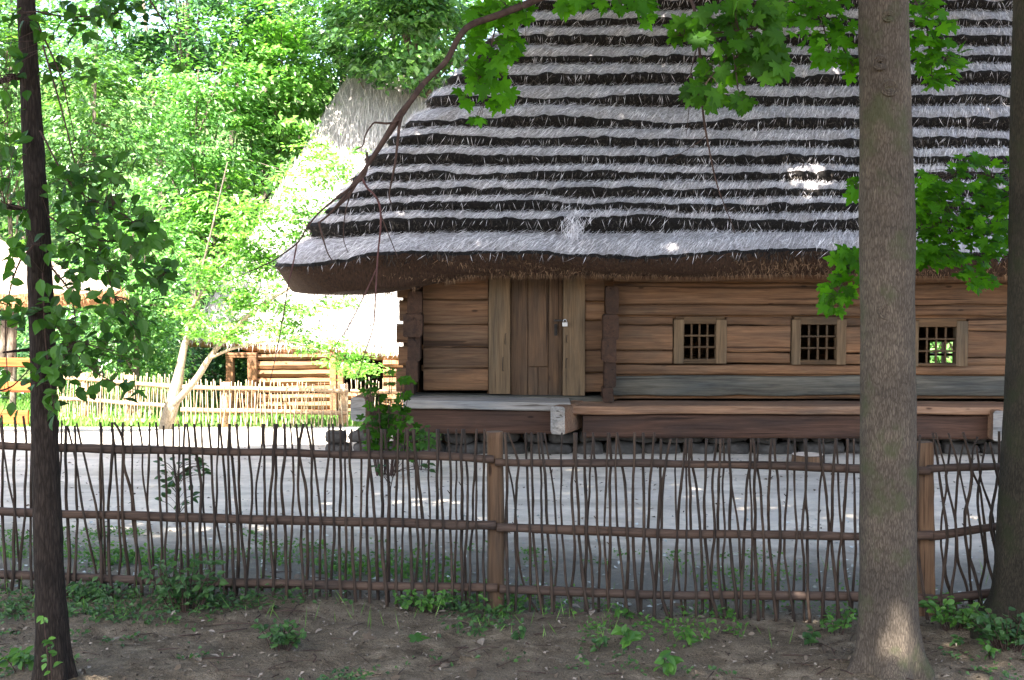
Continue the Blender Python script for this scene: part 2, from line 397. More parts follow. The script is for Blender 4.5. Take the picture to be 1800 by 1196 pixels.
M['hut_eave'] = rough_mat('golden_eave_thatch', [(.3, (.22, .11, .05)), (.6, (.42, .24, .12))], 30, 50, 1, .03)
M['stone'] = rough_mat('field_stone', [(.3, (.022, .02, .018)), (.55, (.06, .055, .05)), (.75, (.11, .10, .094))], 6, 22, .8, .02)
M['pebble'] = rough_mat('pale_pebble', [(.3, (.16, .15, .135)), (.6, (.34, .32, .29))], 60, 90, .4, .003)
M['iron'], _n, _b = mat('dark_iron'); _b.inputs['Base Color'].default_value = (.03, .026, .024, 1); _b.inputs['Roughness'].default_value = .55; _b.inputs['Metallic'].default_value = .7
M['steel'], _n, _b = mat('padlock_steel'); _b.inputs['Base Color'].default_value = (.38, .38, .39, 1); _b.inputs['Roughness'].default_value = .35; _b.inputs['Metallic'].default_value = .8
M['stump_top'] = rough_mat('pale_cut_wood', [(.3, (.42, .33, .26)), (.6, (.6, .5, .42))], 9, 40, .4, .005)
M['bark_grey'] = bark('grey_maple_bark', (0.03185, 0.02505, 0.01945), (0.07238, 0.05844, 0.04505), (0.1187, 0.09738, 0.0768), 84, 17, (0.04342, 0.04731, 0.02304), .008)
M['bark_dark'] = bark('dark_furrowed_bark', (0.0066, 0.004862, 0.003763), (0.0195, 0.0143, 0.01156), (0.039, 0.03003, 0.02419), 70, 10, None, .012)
M['bark_right'] = bark('shaded_maple_bark', (0.01215, 0.01057, 0.007088), (0.02835, 0.02349, 0.0162), (0.0486, 0.0411, 0.02868), 84, 17, (0.02025, 0.02271, 0.01013), .008)  # darker copy of the maple bark, the trunk's shade put into its colour
M['bark_pale'] = bark('pale_fork_bark', (.16, .13, .09), (.30, .25, .18), (.42, .36, .27), 30, 8)
M['bark_far'] = bark('far_tree_bark', (.06, .05, .04), (.14, .115, .09), (.22, .185, .15), 14, 4)
M['twig'] = rough_mat('twig_bark', [(.3, (0.024, 0.0144, 0.01152)), (.6, (0.0552, 0.0336, 0.0264)), (.8, (0.0912, 0.0624, 0.0504))], 20, 60, .6, .004)
M['twig_red'] = rough_mat('reddish_twig_bark', [(.3, (0.042, 0.018, 0.0168)), (.6, (0.084, 0.039, 0.036))], 20, 60, .5, .003)
M['maple'] = leafmat('maple_leaf', (.020, .070, .004), (.043, .140, .006), (.080, .225, .010), .56, (1.6, 1.75, .3), .6, 2.2, .15)
M['maple_dark'] = leafmat('dark_maple_leaf', (.016, .052, .004), (.029, .090, .006), (.052, .14, .010), .5, (1.6, 1.75, .3), .6, 2.2, .15)
M['canopy'] = leafmat('canopy_leaf', (.02, .065, .012), (.035, .10, .015), (.06, .15, .02), .35, None, .5, 1)
M['hedge'] = leafmat('oval_dark_leaf', (.013, .042, .008), (.030, .085, .012), (.055, .145, .020), .42, (1.5, 1.7, .5), .5, 2.5, .22)
M['ash'] = leafmat('yellow_green_leaf', (0.04226, 0.1208, 0.01617), (0.1222, 0.2875, 0.04813), (0.2639, 0.4813, 0.104), .40, (1.38, 1.61, 0.66), .36, .5, .75)
M['lime'] = leafmat('fresh_green_leaf', (0.03019, 0.09408, 0.01764), (0.09344, 0.238, 0.0525), (0.2174, 0.4234, 0.1205), .40, (1.322, 1.568, 0.63), .36, .5, .75)
M['bluegreen'] = leafmat('cool_green_leaf', (0.02016, 0.06552, 0.01512), (0.0675, 0.169, 0.0405), (0.162, 0.3089, 0.08266), .40, (1.32, 1.456, 0.504), .36, .45, .7)
M['deep'] = leafmat('deep_green_leaf', (0.0105, 0.042, 0.0126), (0.035, 0.1063, 0.0325), (0.081, 0.2025, 0.06075), .40, (1.15, 1.35, .6), .4, .4, .5)
M['weed'] = leafmat('weed_leaf', (.03, .085, .015), (.055, .14, .022), (.095, .215, .03), .38, (1.4, 1.5, .5), .5, 3)
M['weed_dark'] = leafmat('dark_weed_leaf', (.02, .055, .016), (.035, .085, .022), (.06, .13, .03), .35, None, .5, 3)
M['litter'] = straw('dead_leaf', (.018, .013, .009), (.085, .064, .045), (.27, .23, .19))
M['leaf_shine'] = straw('pale_leaf_shine', (.14, .15, .13), (.27, .29, .27), (.5, .53, .52), .5, .5)  # pale bits beyond the fence: shine of leaves put into the colour
M['grass'] = leafmat('grass_blade', (.05, .12, .02), (.09, .2, .03), (.15, .28, .05), .35, None, .5, 2)

# ground material: dirt at the fence, canopy shade painted as darker earth beyond it, trodden pale sand in the yard, leaf mould and grass on the slopes
def ground_mat():
    m, nt, b = mat('earth_and_sand')
    tc = nt.nodes.new('ShaderNodeTexCoord'); v = tc.outputs['Object']
    sx = nt.nodes.new('ShaderNodeSeparateXYZ'); nt.links.new(v, sx.inputs[0])
    n0 = noise(nt, v, 1.1, 5, .65); n1 = noise(nt, v, 6, 6, .7); n2 = noise(nt, v, 45, 5, .7); n3 = noise(nt, v, .55, 3, .5)
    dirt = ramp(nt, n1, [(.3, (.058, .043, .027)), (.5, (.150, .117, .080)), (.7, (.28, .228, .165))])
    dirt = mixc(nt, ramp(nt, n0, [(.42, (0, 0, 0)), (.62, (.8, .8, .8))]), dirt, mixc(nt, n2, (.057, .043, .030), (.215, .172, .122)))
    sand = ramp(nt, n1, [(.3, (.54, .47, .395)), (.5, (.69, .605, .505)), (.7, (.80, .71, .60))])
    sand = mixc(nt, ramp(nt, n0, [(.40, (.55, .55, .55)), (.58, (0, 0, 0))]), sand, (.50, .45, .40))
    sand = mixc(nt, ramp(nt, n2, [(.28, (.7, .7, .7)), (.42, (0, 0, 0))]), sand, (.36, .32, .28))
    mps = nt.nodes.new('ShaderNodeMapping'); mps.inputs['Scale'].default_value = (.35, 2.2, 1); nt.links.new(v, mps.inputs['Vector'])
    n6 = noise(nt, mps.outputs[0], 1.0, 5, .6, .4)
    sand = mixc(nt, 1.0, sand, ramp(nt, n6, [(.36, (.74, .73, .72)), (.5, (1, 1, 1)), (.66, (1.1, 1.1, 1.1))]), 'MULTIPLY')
    n7 = noise(nt, v, 130, 4, .7)
    dirt = mixc(nt, 1.0, dirt, ramp(nt, n7, [(.34, (.5, .48, .46)), (.52, (1, 1, 1)), (.68, (1.55, 1.5, 1.45))]), 'MULTIPLY')
    green = mixc(nt, n1, (.05, .10, .03), (.13, .17, .06))
    def edge(out, a, bb, wob, nn):
        s = nt.nodes.new('ShaderNodeMath'); s.operation = 'MULTIPLY_ADD'; nt.links.new(nn, s.inputs[0]); s.inputs[1].default_value = wob; nt.links.new(out, s.inputs[2])
        r = nt.nodes.new('ShaderNodeMapRange'); r.interpolation_type = 'SMOOTHSTEP'; nt.links.new(s.outputs[0], r.inputs[0])
        r.inputs[1].default_value = a + wob * .5; r.inputs[2].default_value = bb + wob * .5
        return r.outputs[0]
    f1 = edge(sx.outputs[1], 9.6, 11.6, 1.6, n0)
    shaded_dirt = mixc(nt, .55, dirt, (.21, .21, .19))  # grey strip of the near yard: tree shade put into the ground colour
    col = mixc(nt, edge(sx.outputs[1], 8.3, 9.4, .8, n0), dirt, shaded_dirt)
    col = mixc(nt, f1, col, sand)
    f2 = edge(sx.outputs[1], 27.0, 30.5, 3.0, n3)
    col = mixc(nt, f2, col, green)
    nt.links.new(col, b.inputs['Base Color']); b.inputs['Roughness'].default_value = .92; b.inputs['Specular IOR Level'].default_value = .15
    ad = nt.nodes.new('ShaderNodeMath'); ad.operation = 'ADD'; nt.links.new(n2, ad.inputs[0]); nt.links.new(n1, ad.inputs[1])
    bump(nt, b, ad.outputs[0], .9, .05)
    return m
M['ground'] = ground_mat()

# ------------------------------------------------------------------ ground
def gz(x, y, fine=True):
    x = np.asarray(x, float); y = np.asarray(y, float)
    near = 1 - smooth(9.5, 13, y)
    z = -.034 * np.clip(x, -6, 6) * near
    left = smooth(2.5, -3.0, x)
    right = smooth(14, 22, x)
    dip = np.clip((y - 16.5) / 16.5, 0, 1)
    z = z - 1.75 * dip * np.maximum(left, right)
    z = z + np.clip(y - 41, 0, 60) * .30 * (.7 + .3 * left) + np.clip(y - 101, 0, 400) * .1
    z = z + np.clip(np.abs(x + 2) - 26, 0, 100) * .12
    if fine:
        k = (1 - smooth(9, 11.5, y))
        z = z + .035 * fbm(x * .9, y * .9, 0, 4, 3) * (k * .9 + .22) + .014 * fbm(x * 7, y * 7, 0, 3, 9) * (k + .1)
        z = z + .10 * np.exp(-((x + .9) ** 2 + (y - 6.1) ** 2) / .7) * 1.0
        z = z + .07 * np.exp(-(((x - 2.13) / .45) ** 2 + ((y - 7.3) / .45) ** 2)) + .06 * np.exp(-(((x - 3.4) / .6) ** 2 + ((y - 8.1) / .5) ** 2))
        z = z + .05 * np.exp(-(((x + 2.36) / .3) ** 2 + ((y - 6.55) / .3) ** 2))
    return z
def grid(xs, ys):
    xx, yy = np.meshgrid(xs, ys); V = np.stack([xx, yy, gz(xx, yy)], -1).reshape(-1, 3)
    nx = len(xs); i = (np.arange(len(ys) - 1)[:, None] * nx + np.arange(nx - 1)[None]).ravel()
    return V, np.stack([i, i + 1, i + nx + 1, i + nx], -1)
mb = MB()
xs = np.unique(np.r_[-700, -400, -250, -150, -100, -70, np.arange(-50, -8, 2.0), np.arange(-8, 9, .07), np.arange(9, 50, 2.0), 50, 70, 100, 150, 250, 400, 700])
ys = np.unique(np.r_[-500, -250, -100, -50, -20, np.arange(-10, 4, 1.0), np.arange(4, 12, .06), np.arange(12, 24, .3), np.arange(24, 60, 1.5), 60, 70, 85, 101, 130, 180, 260, 400, 700])
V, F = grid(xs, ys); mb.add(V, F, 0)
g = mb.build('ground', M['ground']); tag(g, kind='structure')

# ------------------------------------------------------------------ log house
YW = 16.0
HX0, HX1 = X(703, YW), 9.6
house = thing('log_house', 'old log house with a high stepped thatched roof and three small barred windows', 'house', (4, 19, 0))
def logs(mb, px0, px1, rows, Y=YW, dep=.2, seed=0, ends=(0, 0), m=0):
    x0, x1 = X(px0, Y) - ends[0], X(px1, Y) + ends[1]
    for i in range(len(rows) - 1):
        zt, zb = Z(rows[i], Y), Z(rows[i + 1], Y)
        e = random.uniform(-.012, .012)
        beam(mb, (x0 + random.uniform(-.01, .0), Y + dep / 2 + e, (zt + zb) / 2), (x1, Y + dep / 2 + e, (zt + zb) / 2), dep, (zt - zb) - .010, .02, max(3, int((x1 - x0) / .12)), .010, m, bulge=.007, seed=seed + i)
mb = MB()
logs(mb, 745, 858, [480, 527, 571, 611, 648, 688], seed=1)
logs(mb, 1029, 1062, [480, 531, 564, 615, 656, 690], seed=11)
logs(mb, 1080, 2200, [462, 497, 536], seed=21)
logs(mb, 1080, 2200, [538, 556], seed=25)
logs(mb, 1080, 1182, [558, 572, 617, 640], seed=31)
logs(mb, 1278, 1389, [558, 573, 620, 640], seed=41)
logs(mb, 1488, 1596, [559, 574, 622, 642], seed=51)
logs(mb, 1702, 2200, [561, 583, 630, 645], seed=61)
logs(mb, 1080, 2200, [642, 660], seed=71)
# moss and clay chinking strips behind the seams
for (r0, r1) in [(456, 470), (492, 502), (530, 545), (552, 561), (654, 668), (690, 702)]:
    box(mb, X(1076, YW), HX1, 16.08, 16.14, Z(r1, YW), Z(r0, YW), .004)
for r in (527, 571, 611, 648): box(mb, X(740, YW), X(862, YW), 16.08, 16.14, Z(r + 5, YW), Z(r - 5, YW), .004)
for r in (531, 564, 615, 656): box(mb, X(1026, YW), X(1066, YW), 16.08, 16.14, Z(r + 5, YW), Z(r - 5, YW), .004)
for r in (572, 617): box(mb, X(1076, YW), X(1186, YW), 16.08, 16.14, Z(r + 5, YW), Z(r - 5, YW), .004)
box(mb, X(1058, YW), X(1086, YW), 16.09, 16.14, Z(704, YW), Z(470, YW), .004, axis='z')
box(mb, X(856, YW), X(1030, YW), 16.15, 16.18, Z(698, YW), Z(466, YW), .004, axis='z')
# left, right and back walls
for r in range(8):
    za, zb = -.05 + .31 * r, .255 + .31 * r
    beam(mb, (HX0 + .12, YW + .21, (za + zb) / 2), (HX0 + .12, 22.0, (za + zb) / 2), .2, zb - za, .012, 30, .004, 1, seed=90 + r)
    beam(mb, (HX1 - .1, YW + .21, (za + zb) / 2), (HX1 - .1, 22.0, (za + zb) / 2), .2, zb - za, .012, 10, .004, 1, seed=100 + r)
BX, BZ = X(1662, 22.0), Z(624, 22.0)
zs = list(np.linspace(-.05, BZ - .3, 4)) + [BZ] + list(np.linspace(BZ + .3, 2.6, 6))
for r in range(len(zs) - 1):
    za, zb = zs[r], zs[r + 1] - .004
    if r in (3, 4):
        beam(mb, (HX0, 22.1, (za + zb) / 2), (BX - .36, 22.1, (za + zb) / 2), .2, zb - za, .012, 10, .004, 0, seed=110 + r)
        beam(mb, (BX + .36, 22.1, (za + zb) / 2), (HX1, 22.1, (za + zb) / 2), .2, zb - za, .012, 10, .004, 0, seed=120 + r)
    else:
        beam(mb, (HX0, 22.1, (za + zb) / 2), (HX1, 22.1, (za + zb) / 2), .2, zb - za, .012, 14, .004, 0, seed=130 + r)
mb.build('log_wall', [M['log'], M['log_y']], house)
mb = MB()
logs(mb, 1075, 2200, [661, 697], seed=75)
beam(mb, (X(705, YW), 16.02, Z(696, YW)), (X(1078, YW), 16.02, Z(703, YW)), .3, .075, .015, 24, .006, 0, seed=3)
o = mb.build('sill_log', M['greylog'], house); o['label'] = 'weathered grey bottom log'
mb = MB(); box(mb, HX0 + .05, HX1 - .05, YW + .22, 21.95, .30, .42, .01); mb.build('floor_board', M['door'], house)
# crossing log ends at the corner and at the inner wall
def log_ends(px_a, px_b, rows, proj, nm, left_ends=False, seed=0):
    mb = MB()
    for i in range(len(rows) - 1):
        zt, zb = Z(rows[i], YW), Z(rows[i + 1], YW)
        xa, xb = X(px_a[i], YW), X(px_b[i], YW)
        beam(mb, ((xa + xb) / 2, YW - proj[i], (zt + zb) / 2), ((xa + xb) / 2, YW + .19, (zt + zb) / 2), xb - xa, zt - zb + .004, .026, 6, .012, 0, seed=seed + i)
    return mb.build(nm, M['ends'], house)
log_ends([724, 719, 712, 719, 716, 713], [743, 744, 745, 741, 737, 731], [482, 512, 551, 590, 632, 670, 692], [.22, .24, .33, .25, .27, .29], 'corner_log_ends', seed=5)
log_ends([1063, 1058, 1057, 1061, 1057], [1085, 1084, 1080, 1080, 1075], [504, 552, 594, 634, 678, 703], [.20, .27, .29, .24, .30], 'partition_log_ends', seed=15)
mb = MB()
for i, (a, b_) in enumerate([(480, 525), (527, 566), (570, 606), (608, 643), (646, 690)]):
    px0 = [698, 702, 697, 700, 696][i]
    beam(mb, (X(px0, YW), YW + .1, (Z(a, YW) + Z(b_, YW)) / 2), (X(722, YW), YW + .1, (Z(a, YW) + Z(b_, YW)) / 2), .2, Z(a, YW) - Z(b_, YW) - .02, .035, 4, .01, 0, seed=40 + i)
o = mb.build('wall_log_ends', M['log'], house)
# door
def zx(px0, px1, r0, r1, y0, y1, mb, bev=.006, jit=.003, n=10, seed=0, m=0):
    box(mb, X(px0, YW), X(px1, YW), y0, y1, Z(r1, YW), Z(r0, YW), bev, m, jit, n, 'z', seed)
mb = MB(); zx(859, 897, 478, 692, 15.95, 16.20, mb, seed=2); mb.build('door_jamb', M['post'], house)
mb = MB(); zx(989, 1028, 478, 695, 15.95, 16.20, mb, seed=3); mb.build('door_jamb', M['post'], house)
door = MB()
for i, (a, b_, r1) in enumerate([(898, 927.5, 696), (928.3, 963.5, 645), (964.3, 988.5, 696), (928.3, 945.5, 696), (946.3, 963.5, 696)]):
    r0 = 646.5 if i > 2 else 478
    zx(a, b_, r0, r1, 16.075 + (.0, .008, .003, .006, .012)[i], 16.13, door, seed=30 + i)
door = door.build('door', M['door'], house)
mb = MB()
c = at(977, 580, 16.06)
tube(mb, resample([c + (0, .03, .05), c + (0, -.03, .045), c + (0, -.035, 0), c + (0, -.03, -.045), c + (0, .03, -.05)], 12), .007, 6)
box(mb, c[0] - .02, c[0] + .02, 16.063, 16.072, c[2] - .075, c[2] + .07, .003)
mb.build('handle', M['iron'], door)
mb = MB()
c = at(985, 563, 16.05)
box(mb, c[0] - .08, c[0] + .07, 15.93, 15.946, c[2] - .012, c[2] + .012, .003)
tube(mb, [c + (-.07, -.11, 0), c + (-.07, .05, 0)], .009, 6)
tube(mb, [c + (.065, -.13, 0), c + (.065, -.07, 0)], .010, 6)
mb.build('hasp', M['iron'], door)
mb = MB()
c = at(993, 568, 15.90)
box(mb, c[0] - .032, c[0] + .032, 15.885, 15.915, c[2] - .045, c[2] + .012, .006)
a = np.linspace(0, math.pi, 9)
tube(mb, np.stack([c[0] + .021 * np.cos(a), 0 * a + 15.90, c[2] + .012 + .034 * np.sin(a)], -1), .0055, 6)
mb.build('padlock', M['steel'], door)
mb = MB()
for (px, py, h) in [(888, 596, .13), (884, 640, .17), (996, 596, .09), (995, 639, .12)]:
    c = at(px, py, 15.945)
    mb = MB(); tube(mb, [c + (.02, .01, h / 2), c + (0, -.008, h / 2), c + (-.004, -.008, -h / 2), c + (.014, .01, -h / 2)], .004, 5)
    mb.build('iron_staple', M['iron'], house)
# windows
def window(ox0, ox1, or0, or1, fx0, fx1, fr0, fr1, seed):
    mb = MB()
    y0, y1 = 15.974, 16.12
    for k, (a, b_, r0, r1, ax) in enumerate([(fx0, ox0, fr0 + 5, fr1, 'z'), (ox1, fx1, fr0 + 5, fr1, 'z'), (ox0, ox1, fr0, or0, 'x'), (ox0, ox1, or1, fr1, 'x')]):
        box(mb, X(a, YW), X(b_, YW), y0 + (.0 if ax == 'z' else .003), y1, Z(r1, YW), Z(r0, YW), .008, 1 if ax == 'z' else 0, .002, 6, ax, seed + k)
    # mitred corner pieces of the head board
    box(mb, X(fx0 + 4, YW), X(ox0, YW), y0 + .006, y1 - .02, Z(fr0 + 5, YW) + .001, Z(fr0, YW), .02, 0, .002, 3, 'x', seed + 7)
    box(mb, X(ox1, YW), X(fx1 - 4, YW), y0 + .006, y1 - .02, Z(fr0 + 5, YW) + .001, Z(fr0, YW), .02, 0, .002, 3, 'x', seed + 8)
    fr = mb.build('window', [M['frame'], M['post']], house)
    mb = MB()
    for k in range(1, 4):
        px = ox0 + (ox1 - ox0) * k / 4
        box(mb, X(px - 1.7, YW), X(px + 1.7, YW), 16.02, 16.05, Z(or1, YW), Z(or0, YW), .004, 0, .001, 5, 'z', seed + k)
    for k in range(1, 3):
        r = or0 + (or1 - or0) * k / 3
        box(mb, X(ox0, YW), X(ox1, YW), 16.004, 16.034, Z(r + 1.6, YW), Z(r - 1.6, YW), .004, 0, .001, 5, 'x', seed + k)
    mb.build('bars', M['frame'], fr)
    return fr
window(1202, 1258, 570, 631, 1184, 1277, 557, 639, 1)
window(1407, 1470, 571, 633, 1391, 1487, 557, 641, 2)
window(1614, 1680, 575, 639, 1598, 1701, 560, 644, 3)
mb = MB()
for (xa, xb, za, zb, ax) in [(BX - .36, BX - .26, BZ - .3, BZ + .3, 'z'), (BX + .26, BX + .36, BZ - .3, BZ + .3, 'z'), (BX - .26, BX + .26, BZ + .22, BZ + .3, 'x'), (BX - .26, BX + .26, BZ - .3, BZ - .22, 'x'), (BX - .02, BX + .02, BZ - .22, BZ + .22, 'z'), (BX - .26, BX + .26, BZ - .02, BZ + .02, 'x')]:
    box(mb, xa, xb, 22.02 if ax == 'x' else 22.0, 22.15, za, zb, .006, axis=ax)
o = mb.build('window', M['frame'], house); o['label'] = 'small window in the back wall'
# ledge round the foot of the wall
def tz(px, r, Y): return at(px, r, Y)
mb = MB()
Yl = 15.35
beam(mb, at(712, 706, Yl + .3) , at(1001, 712, Yl + .3), .62, .105, .018, 30, .008, 0, seed=8)
o = mb.build('ledge_plank', M['ledge'], house); o['label'] = 'silver grey ledge plank left of the beam end'
mb = MB()
beam(mb, at(1004, 716, Yl + .32), at(1764, 718, Yl + .32), .62, .10, .018, 60, .008, 0, seed=9)
beam(mb, at(1766, 718, Yl + .32), at(2190, 719, Yl + .32), .62, .10, .018, 30, .008, 0, seed=10)
o = mb.build('ledge_plank', [M['ledge_b']], house); o['label'] = 'tawny ledge plank under the windows'
mb = MB()
beam(mb, at(640, 739, Yl + .16), at(975, 741, Yl + .16), .2, .30, .03, 24, .008, 0, seed=12)
mb.build('porch_beam', M['ledge_beam'], house)
mb = MB()
beam(mb, at(1024, 748, Yl + .18), at(1745, 750, Yl + .18), .2, .29, .03, 50, .008, 0, seed=13)
beam(mb, at(1760, 750, Yl + .18), at(2190, 750, Yl + .18), .2, .29, .03, 30, .008, 0, seed=14)
mb.build('porch_beam', M['ledge_beam'], house)
def bend(px0, px1, r0, r1, y0, y1, rot, matl, seed):
    mb = MB()
    pa = at((px0 + px1) / 2, (r0 + r1) / 2, y0); pb = pa.copy(); pb[1] = y1; pb[0] += rot
    wd = X(px1, y0) - X(px0, y0); ht = Z(r0, y0) - Z(r1, y0)
    beam(mb, pa, pb, wd, ht, .03, 8, .006, 0, 1, seed=seed)
    return mb.build('beam_end', [M['ledge_b'], matl], house)
o = bend(967, 994, 715, 764, 15.10, 15.80, .27, M['ledge'], 21)
o = bend(616, 642, 699, 741, 15.2, 15.72, .05, M['ledge'], 22)
o = bend(1746, 1766, 722, 775, 15.2, 15.75, .05, M['ledge'], 23)
# foundation stones
mb = MB()
for row in range(2):
    x = HX0 - .9
    while x < 9.8:
        wd = random.uniform(.25, .6); hh = .17 - .02 * row
        cx, cz = x + wd / 2, .05 + .16 * row
        u = np.linspace(0, np.pi, 7); vv = np.linspace(0, 2 * np.pi, 11)[:-1]
        P = []
        for a in u:
            for b_ in vv:
                sx_, sy_, sz_ = np.sin(a) * np.cos(b_), np.sin(a) * np.sin(b_), np.cos(a)
                sg = lambda q: np.sign(q) * abs(q) ** .55
                P.append((cx + sg(sx_) * wd / 2, 15.83 + sg(sy_) * .18, cz + sg(sz_) * hh / 2))
        P = np.array(P); P += .03 * np.stack([fbm(P[:, 0] * 5, P[:, 2] * 5, k * 9, 2, k) for k in range(3)], -1)
        k = 10; i = np.arange(6)[:, None] * k; j = np.arange(k)[None]
        mb.add(P, np.stack([i + j, i + (j + 1) % k, i + k + (j + 1) % k, i + k + j], -1).reshape(-1, 4))
        x += wd + .01
mb.build('stone_foundation', M['stone'], house)

# ------------------------------------------------------------------ stepped thatch roof
EX0, EX1, EY0, EY1 = -2.87, 11.0, 15.2, 22.8
lip_rows = [447, 387, 359, 334, 307, 277, 245, 211, 170, 134, 98, 64, 34, 3, -28, -58, -86]
butt_px = [40, 26, 17, 17, 15, 18, 18, 18, 19, 18, 18, 18, 16, 17, 17, 17, 17]
SL = 1.2; Z0 = Z(447, EY0)
lipd = []; lipz = []
for r in lip_rows:
    lo, hi = 0.0, 4.0
    for _ in range(40):
        d = (lo + hi) / 2
        if Z(r, EY0 + d) > Z0 + SL * d: lo = d
        else: hi = d
    lipd.append(d if r != 447 else 0.0); lipz.append(Z0 + SL * lipd[-1])
def ring(d, r, nf=420, ns=70, nb=40, nc=9):
    x0, x1, y0, y1 = EX0 + d, EX1 - d, EY0 + d, EY1 - d
    r = max(.05, min(r, (y1 - y0) / 2 - .02, (x1 - x0) / 2 - .02)); P = []; Nn = []
    def line(a, b, n, nrm):
        t = (np.arange(n) / n)[:, None]; P.append(np.array(a) * (1 - t) + np.array(b) * t); Nn.append(np.tile(nrm, (n, 1)))
    def arc(c, a0, n):
        a = a0 + np.arange(n) / n * np.pi / 2; P.append(np.stack([c[0] + r * np.cos(a), c[1] + r * np.sin(a)], -1)); Nn.append(np.stack([np.cos(a), np.sin(a)], -1))
    line((x0 + r, y0), (x1 - r, y0), nf, (0, -1)); arc((x1 - r, y0 + r), -np.pi / 2, nc)
    line((x1, y0 + r), (x1, y1 - r), ns, (1, 0)); arc((x1 - r, y1 - r), 0, nc)
    line((x1 - r, y1), (x0 + r, y1), nb, (0, 1)); arc((x0 + r, y1 - r), np.pi / 2, nc)
    line((x0, y1 - r), (x0, y0 + r), ns, (-1, 0)); arc((x0 + r, y0 + r), np.pi, nc)
    return np.concatenate(P), np.concatenate(Nn)
def sag(x, y):  # eaves droop towards the left corner
    c = smooth(-.8, -2.9, x) * smooth(17.5, 15.3, y)
    return -.12 * c
roof = None
base = MB(); st = MB()
nC = len(lipd)
for i in range(nC):
    d0, z0 = lipd[i], lipz[i]
    d1, z1 = (lipd[i + 1], lipz[i + 1]) if i + 1 < nC else (3.80, lipz[i] + .25)
    hb_next = butt_px[i + 1] / FPX * (EY0 + d1) * .93 if i + 1 < nC else .05
    hb = butt_px[i] / FPX * (EY0 + d0) * .93
    R = .55 if i == 0 else .40
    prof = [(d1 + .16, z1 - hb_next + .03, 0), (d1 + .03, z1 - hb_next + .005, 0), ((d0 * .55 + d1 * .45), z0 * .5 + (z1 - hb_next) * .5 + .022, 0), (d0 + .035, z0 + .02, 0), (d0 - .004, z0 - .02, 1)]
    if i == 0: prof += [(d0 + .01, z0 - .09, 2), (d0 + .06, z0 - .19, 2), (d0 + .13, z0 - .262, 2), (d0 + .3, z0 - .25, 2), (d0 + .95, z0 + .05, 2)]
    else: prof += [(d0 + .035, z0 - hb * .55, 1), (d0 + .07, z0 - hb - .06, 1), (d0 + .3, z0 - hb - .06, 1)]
    rings = []
    P0, N0 = ring(d0, R)
    n = len(P0)
    wav = .06 * fbm(P0[:, 0] * .9 + i * 13.1, P0[:, 1] * .9, i * 3.7, 3, 50 + i)
    wz = .042 * fbm(P0[:, 0] * .6 + i * 5.1, P0[:, 1] * .6 + 9, i * 2.7, 3, 80 + i)
    for k, (d, z, mm) in enumerate(prof):
        P, Nn = ring(max(d, 0) if d < 3.78 else 3.78, (R if (i or k < 5) else (R, .75, 1.25, 1.9, 1.9, 1.2)[k - 4]))
        hf = (.030 * fbm(P[:, 0] * 5 + i * 3.3, P[:, 1] * 5, i * 1.7, 4, 7 + i) if k in (3, 4) else 0) + .014 * fbm(P[:, 0] * 14 + k * 9, P[:, 1] * 14, z * 9, 2, 7 + k)
        wt = 1.0 if 2 <= k <= 6 else .35
        off = wav * wt + hf
        x = P[:, 0] + Nn[:, 0] * off; y = P[:, 1] + Nn[:, 1] * off
        zz = z + (wz * wt if k else 0) + hf * .6 + sag(x, y) * max(0, 1 - d / 1.2)
        if i == 0 and k >= 6:
            zz = zz - .17 * smooth(-.2, -1.6, x) * smooth(19.5, 16.5, y) * (1 if k < 9 else .3)
        rings.append(np.stack([x, y, zz], -1))
    b0 = base.addv(np.concatenate(rings))
    j = np.arange(n); j2 = (j + 1) % n
    for k in range(len(prof) - 1):
        a = b0 + k * n
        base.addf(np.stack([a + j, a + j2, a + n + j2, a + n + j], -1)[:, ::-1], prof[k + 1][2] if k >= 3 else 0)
    # ---- straws lying on the course, on the front and left faces only where they show
    def on_top(ts, idx, fr):
        idx2 = (idx + 1) % n
        kk = np.clip((ts * 3).astype(int), 0, 2); f = (ts * 3 - kk)[:, None]
        A = np.stack(rings[:5])
        pa = A[kk, idx] * (1 - fr) + A[kk, idx2] * fr; pb = A[kk + 1, idx] * (1 - fr) + A[kk + 1, idx2] * fr
        return pa * (1 - f) + pb * f, norm(pb - pa)
    seg = np.linalg.norm(np.roll(P0, -1, 0) - P0, axis=1)
    vis = (P0[:, 1] < EY0 + d0 + 1.2) | ((P0[:, 0] < EX0 + d0 + .6) & (P0[:, 1] < 20))
    vis &= P0[:, 0] < 9.4
    pr = np.where(vis, seg, 0); tot = pr.sum()
    if tot <= 0: continue
    ns = int(tot * (620 if i else 950))
    idx = RNG.choice(n, ns, p=pr / tot); fr = RNG.random((ns, 1)); ts = RNG.random(ns) ** .8 * RNG.choice([.93, 1.0], ns)
    P, S = on_top(ts, idx, fr)
    out = np.c_[N0[idx], np.zeros(ns)]; tan = np.c_[-N0[idx][:, 1], N0[idx][:, 0], np.zeros(ns)]
    sn = norm(np.cross(tan, S)); sn *= np.sign(sn[:, 2:3])
    lean = RNG.normal(-.48, .20, (ns, 1))
    wild = RNG.random((ns, 1)) < .06
    lean = np.where(wild, RNG.normal(0, 1.2, (ns, 1)), lean)
    D = norm(S + tan * lean + sn * RNG.normal(.03, .10, (ns, 1)))
    L = RNG.uniform(.06, .15, ns) * (1.2 if i == 0 else 1); Wd = RNG.uniform(.003, .0065, ns)
    C = P + sn * RNG.uniform(.002, .035, (ns, 1))
    leaves(st, C, sn + RNG.normal(0, .35, (ns, 3)), D, L, Wd, 0, 0)
    # ---- stubble of cut ends in the butt face
    nb = int(tot * (360 if i else 420))
    idx = RNG.choice(n, nb, p=pr / tot); f = RNG.random((nb, 1)); idx2 = (idx + 1) % n
    lo_k = 6 if i else 7
    A, B = rings[4], rings[lo_k]
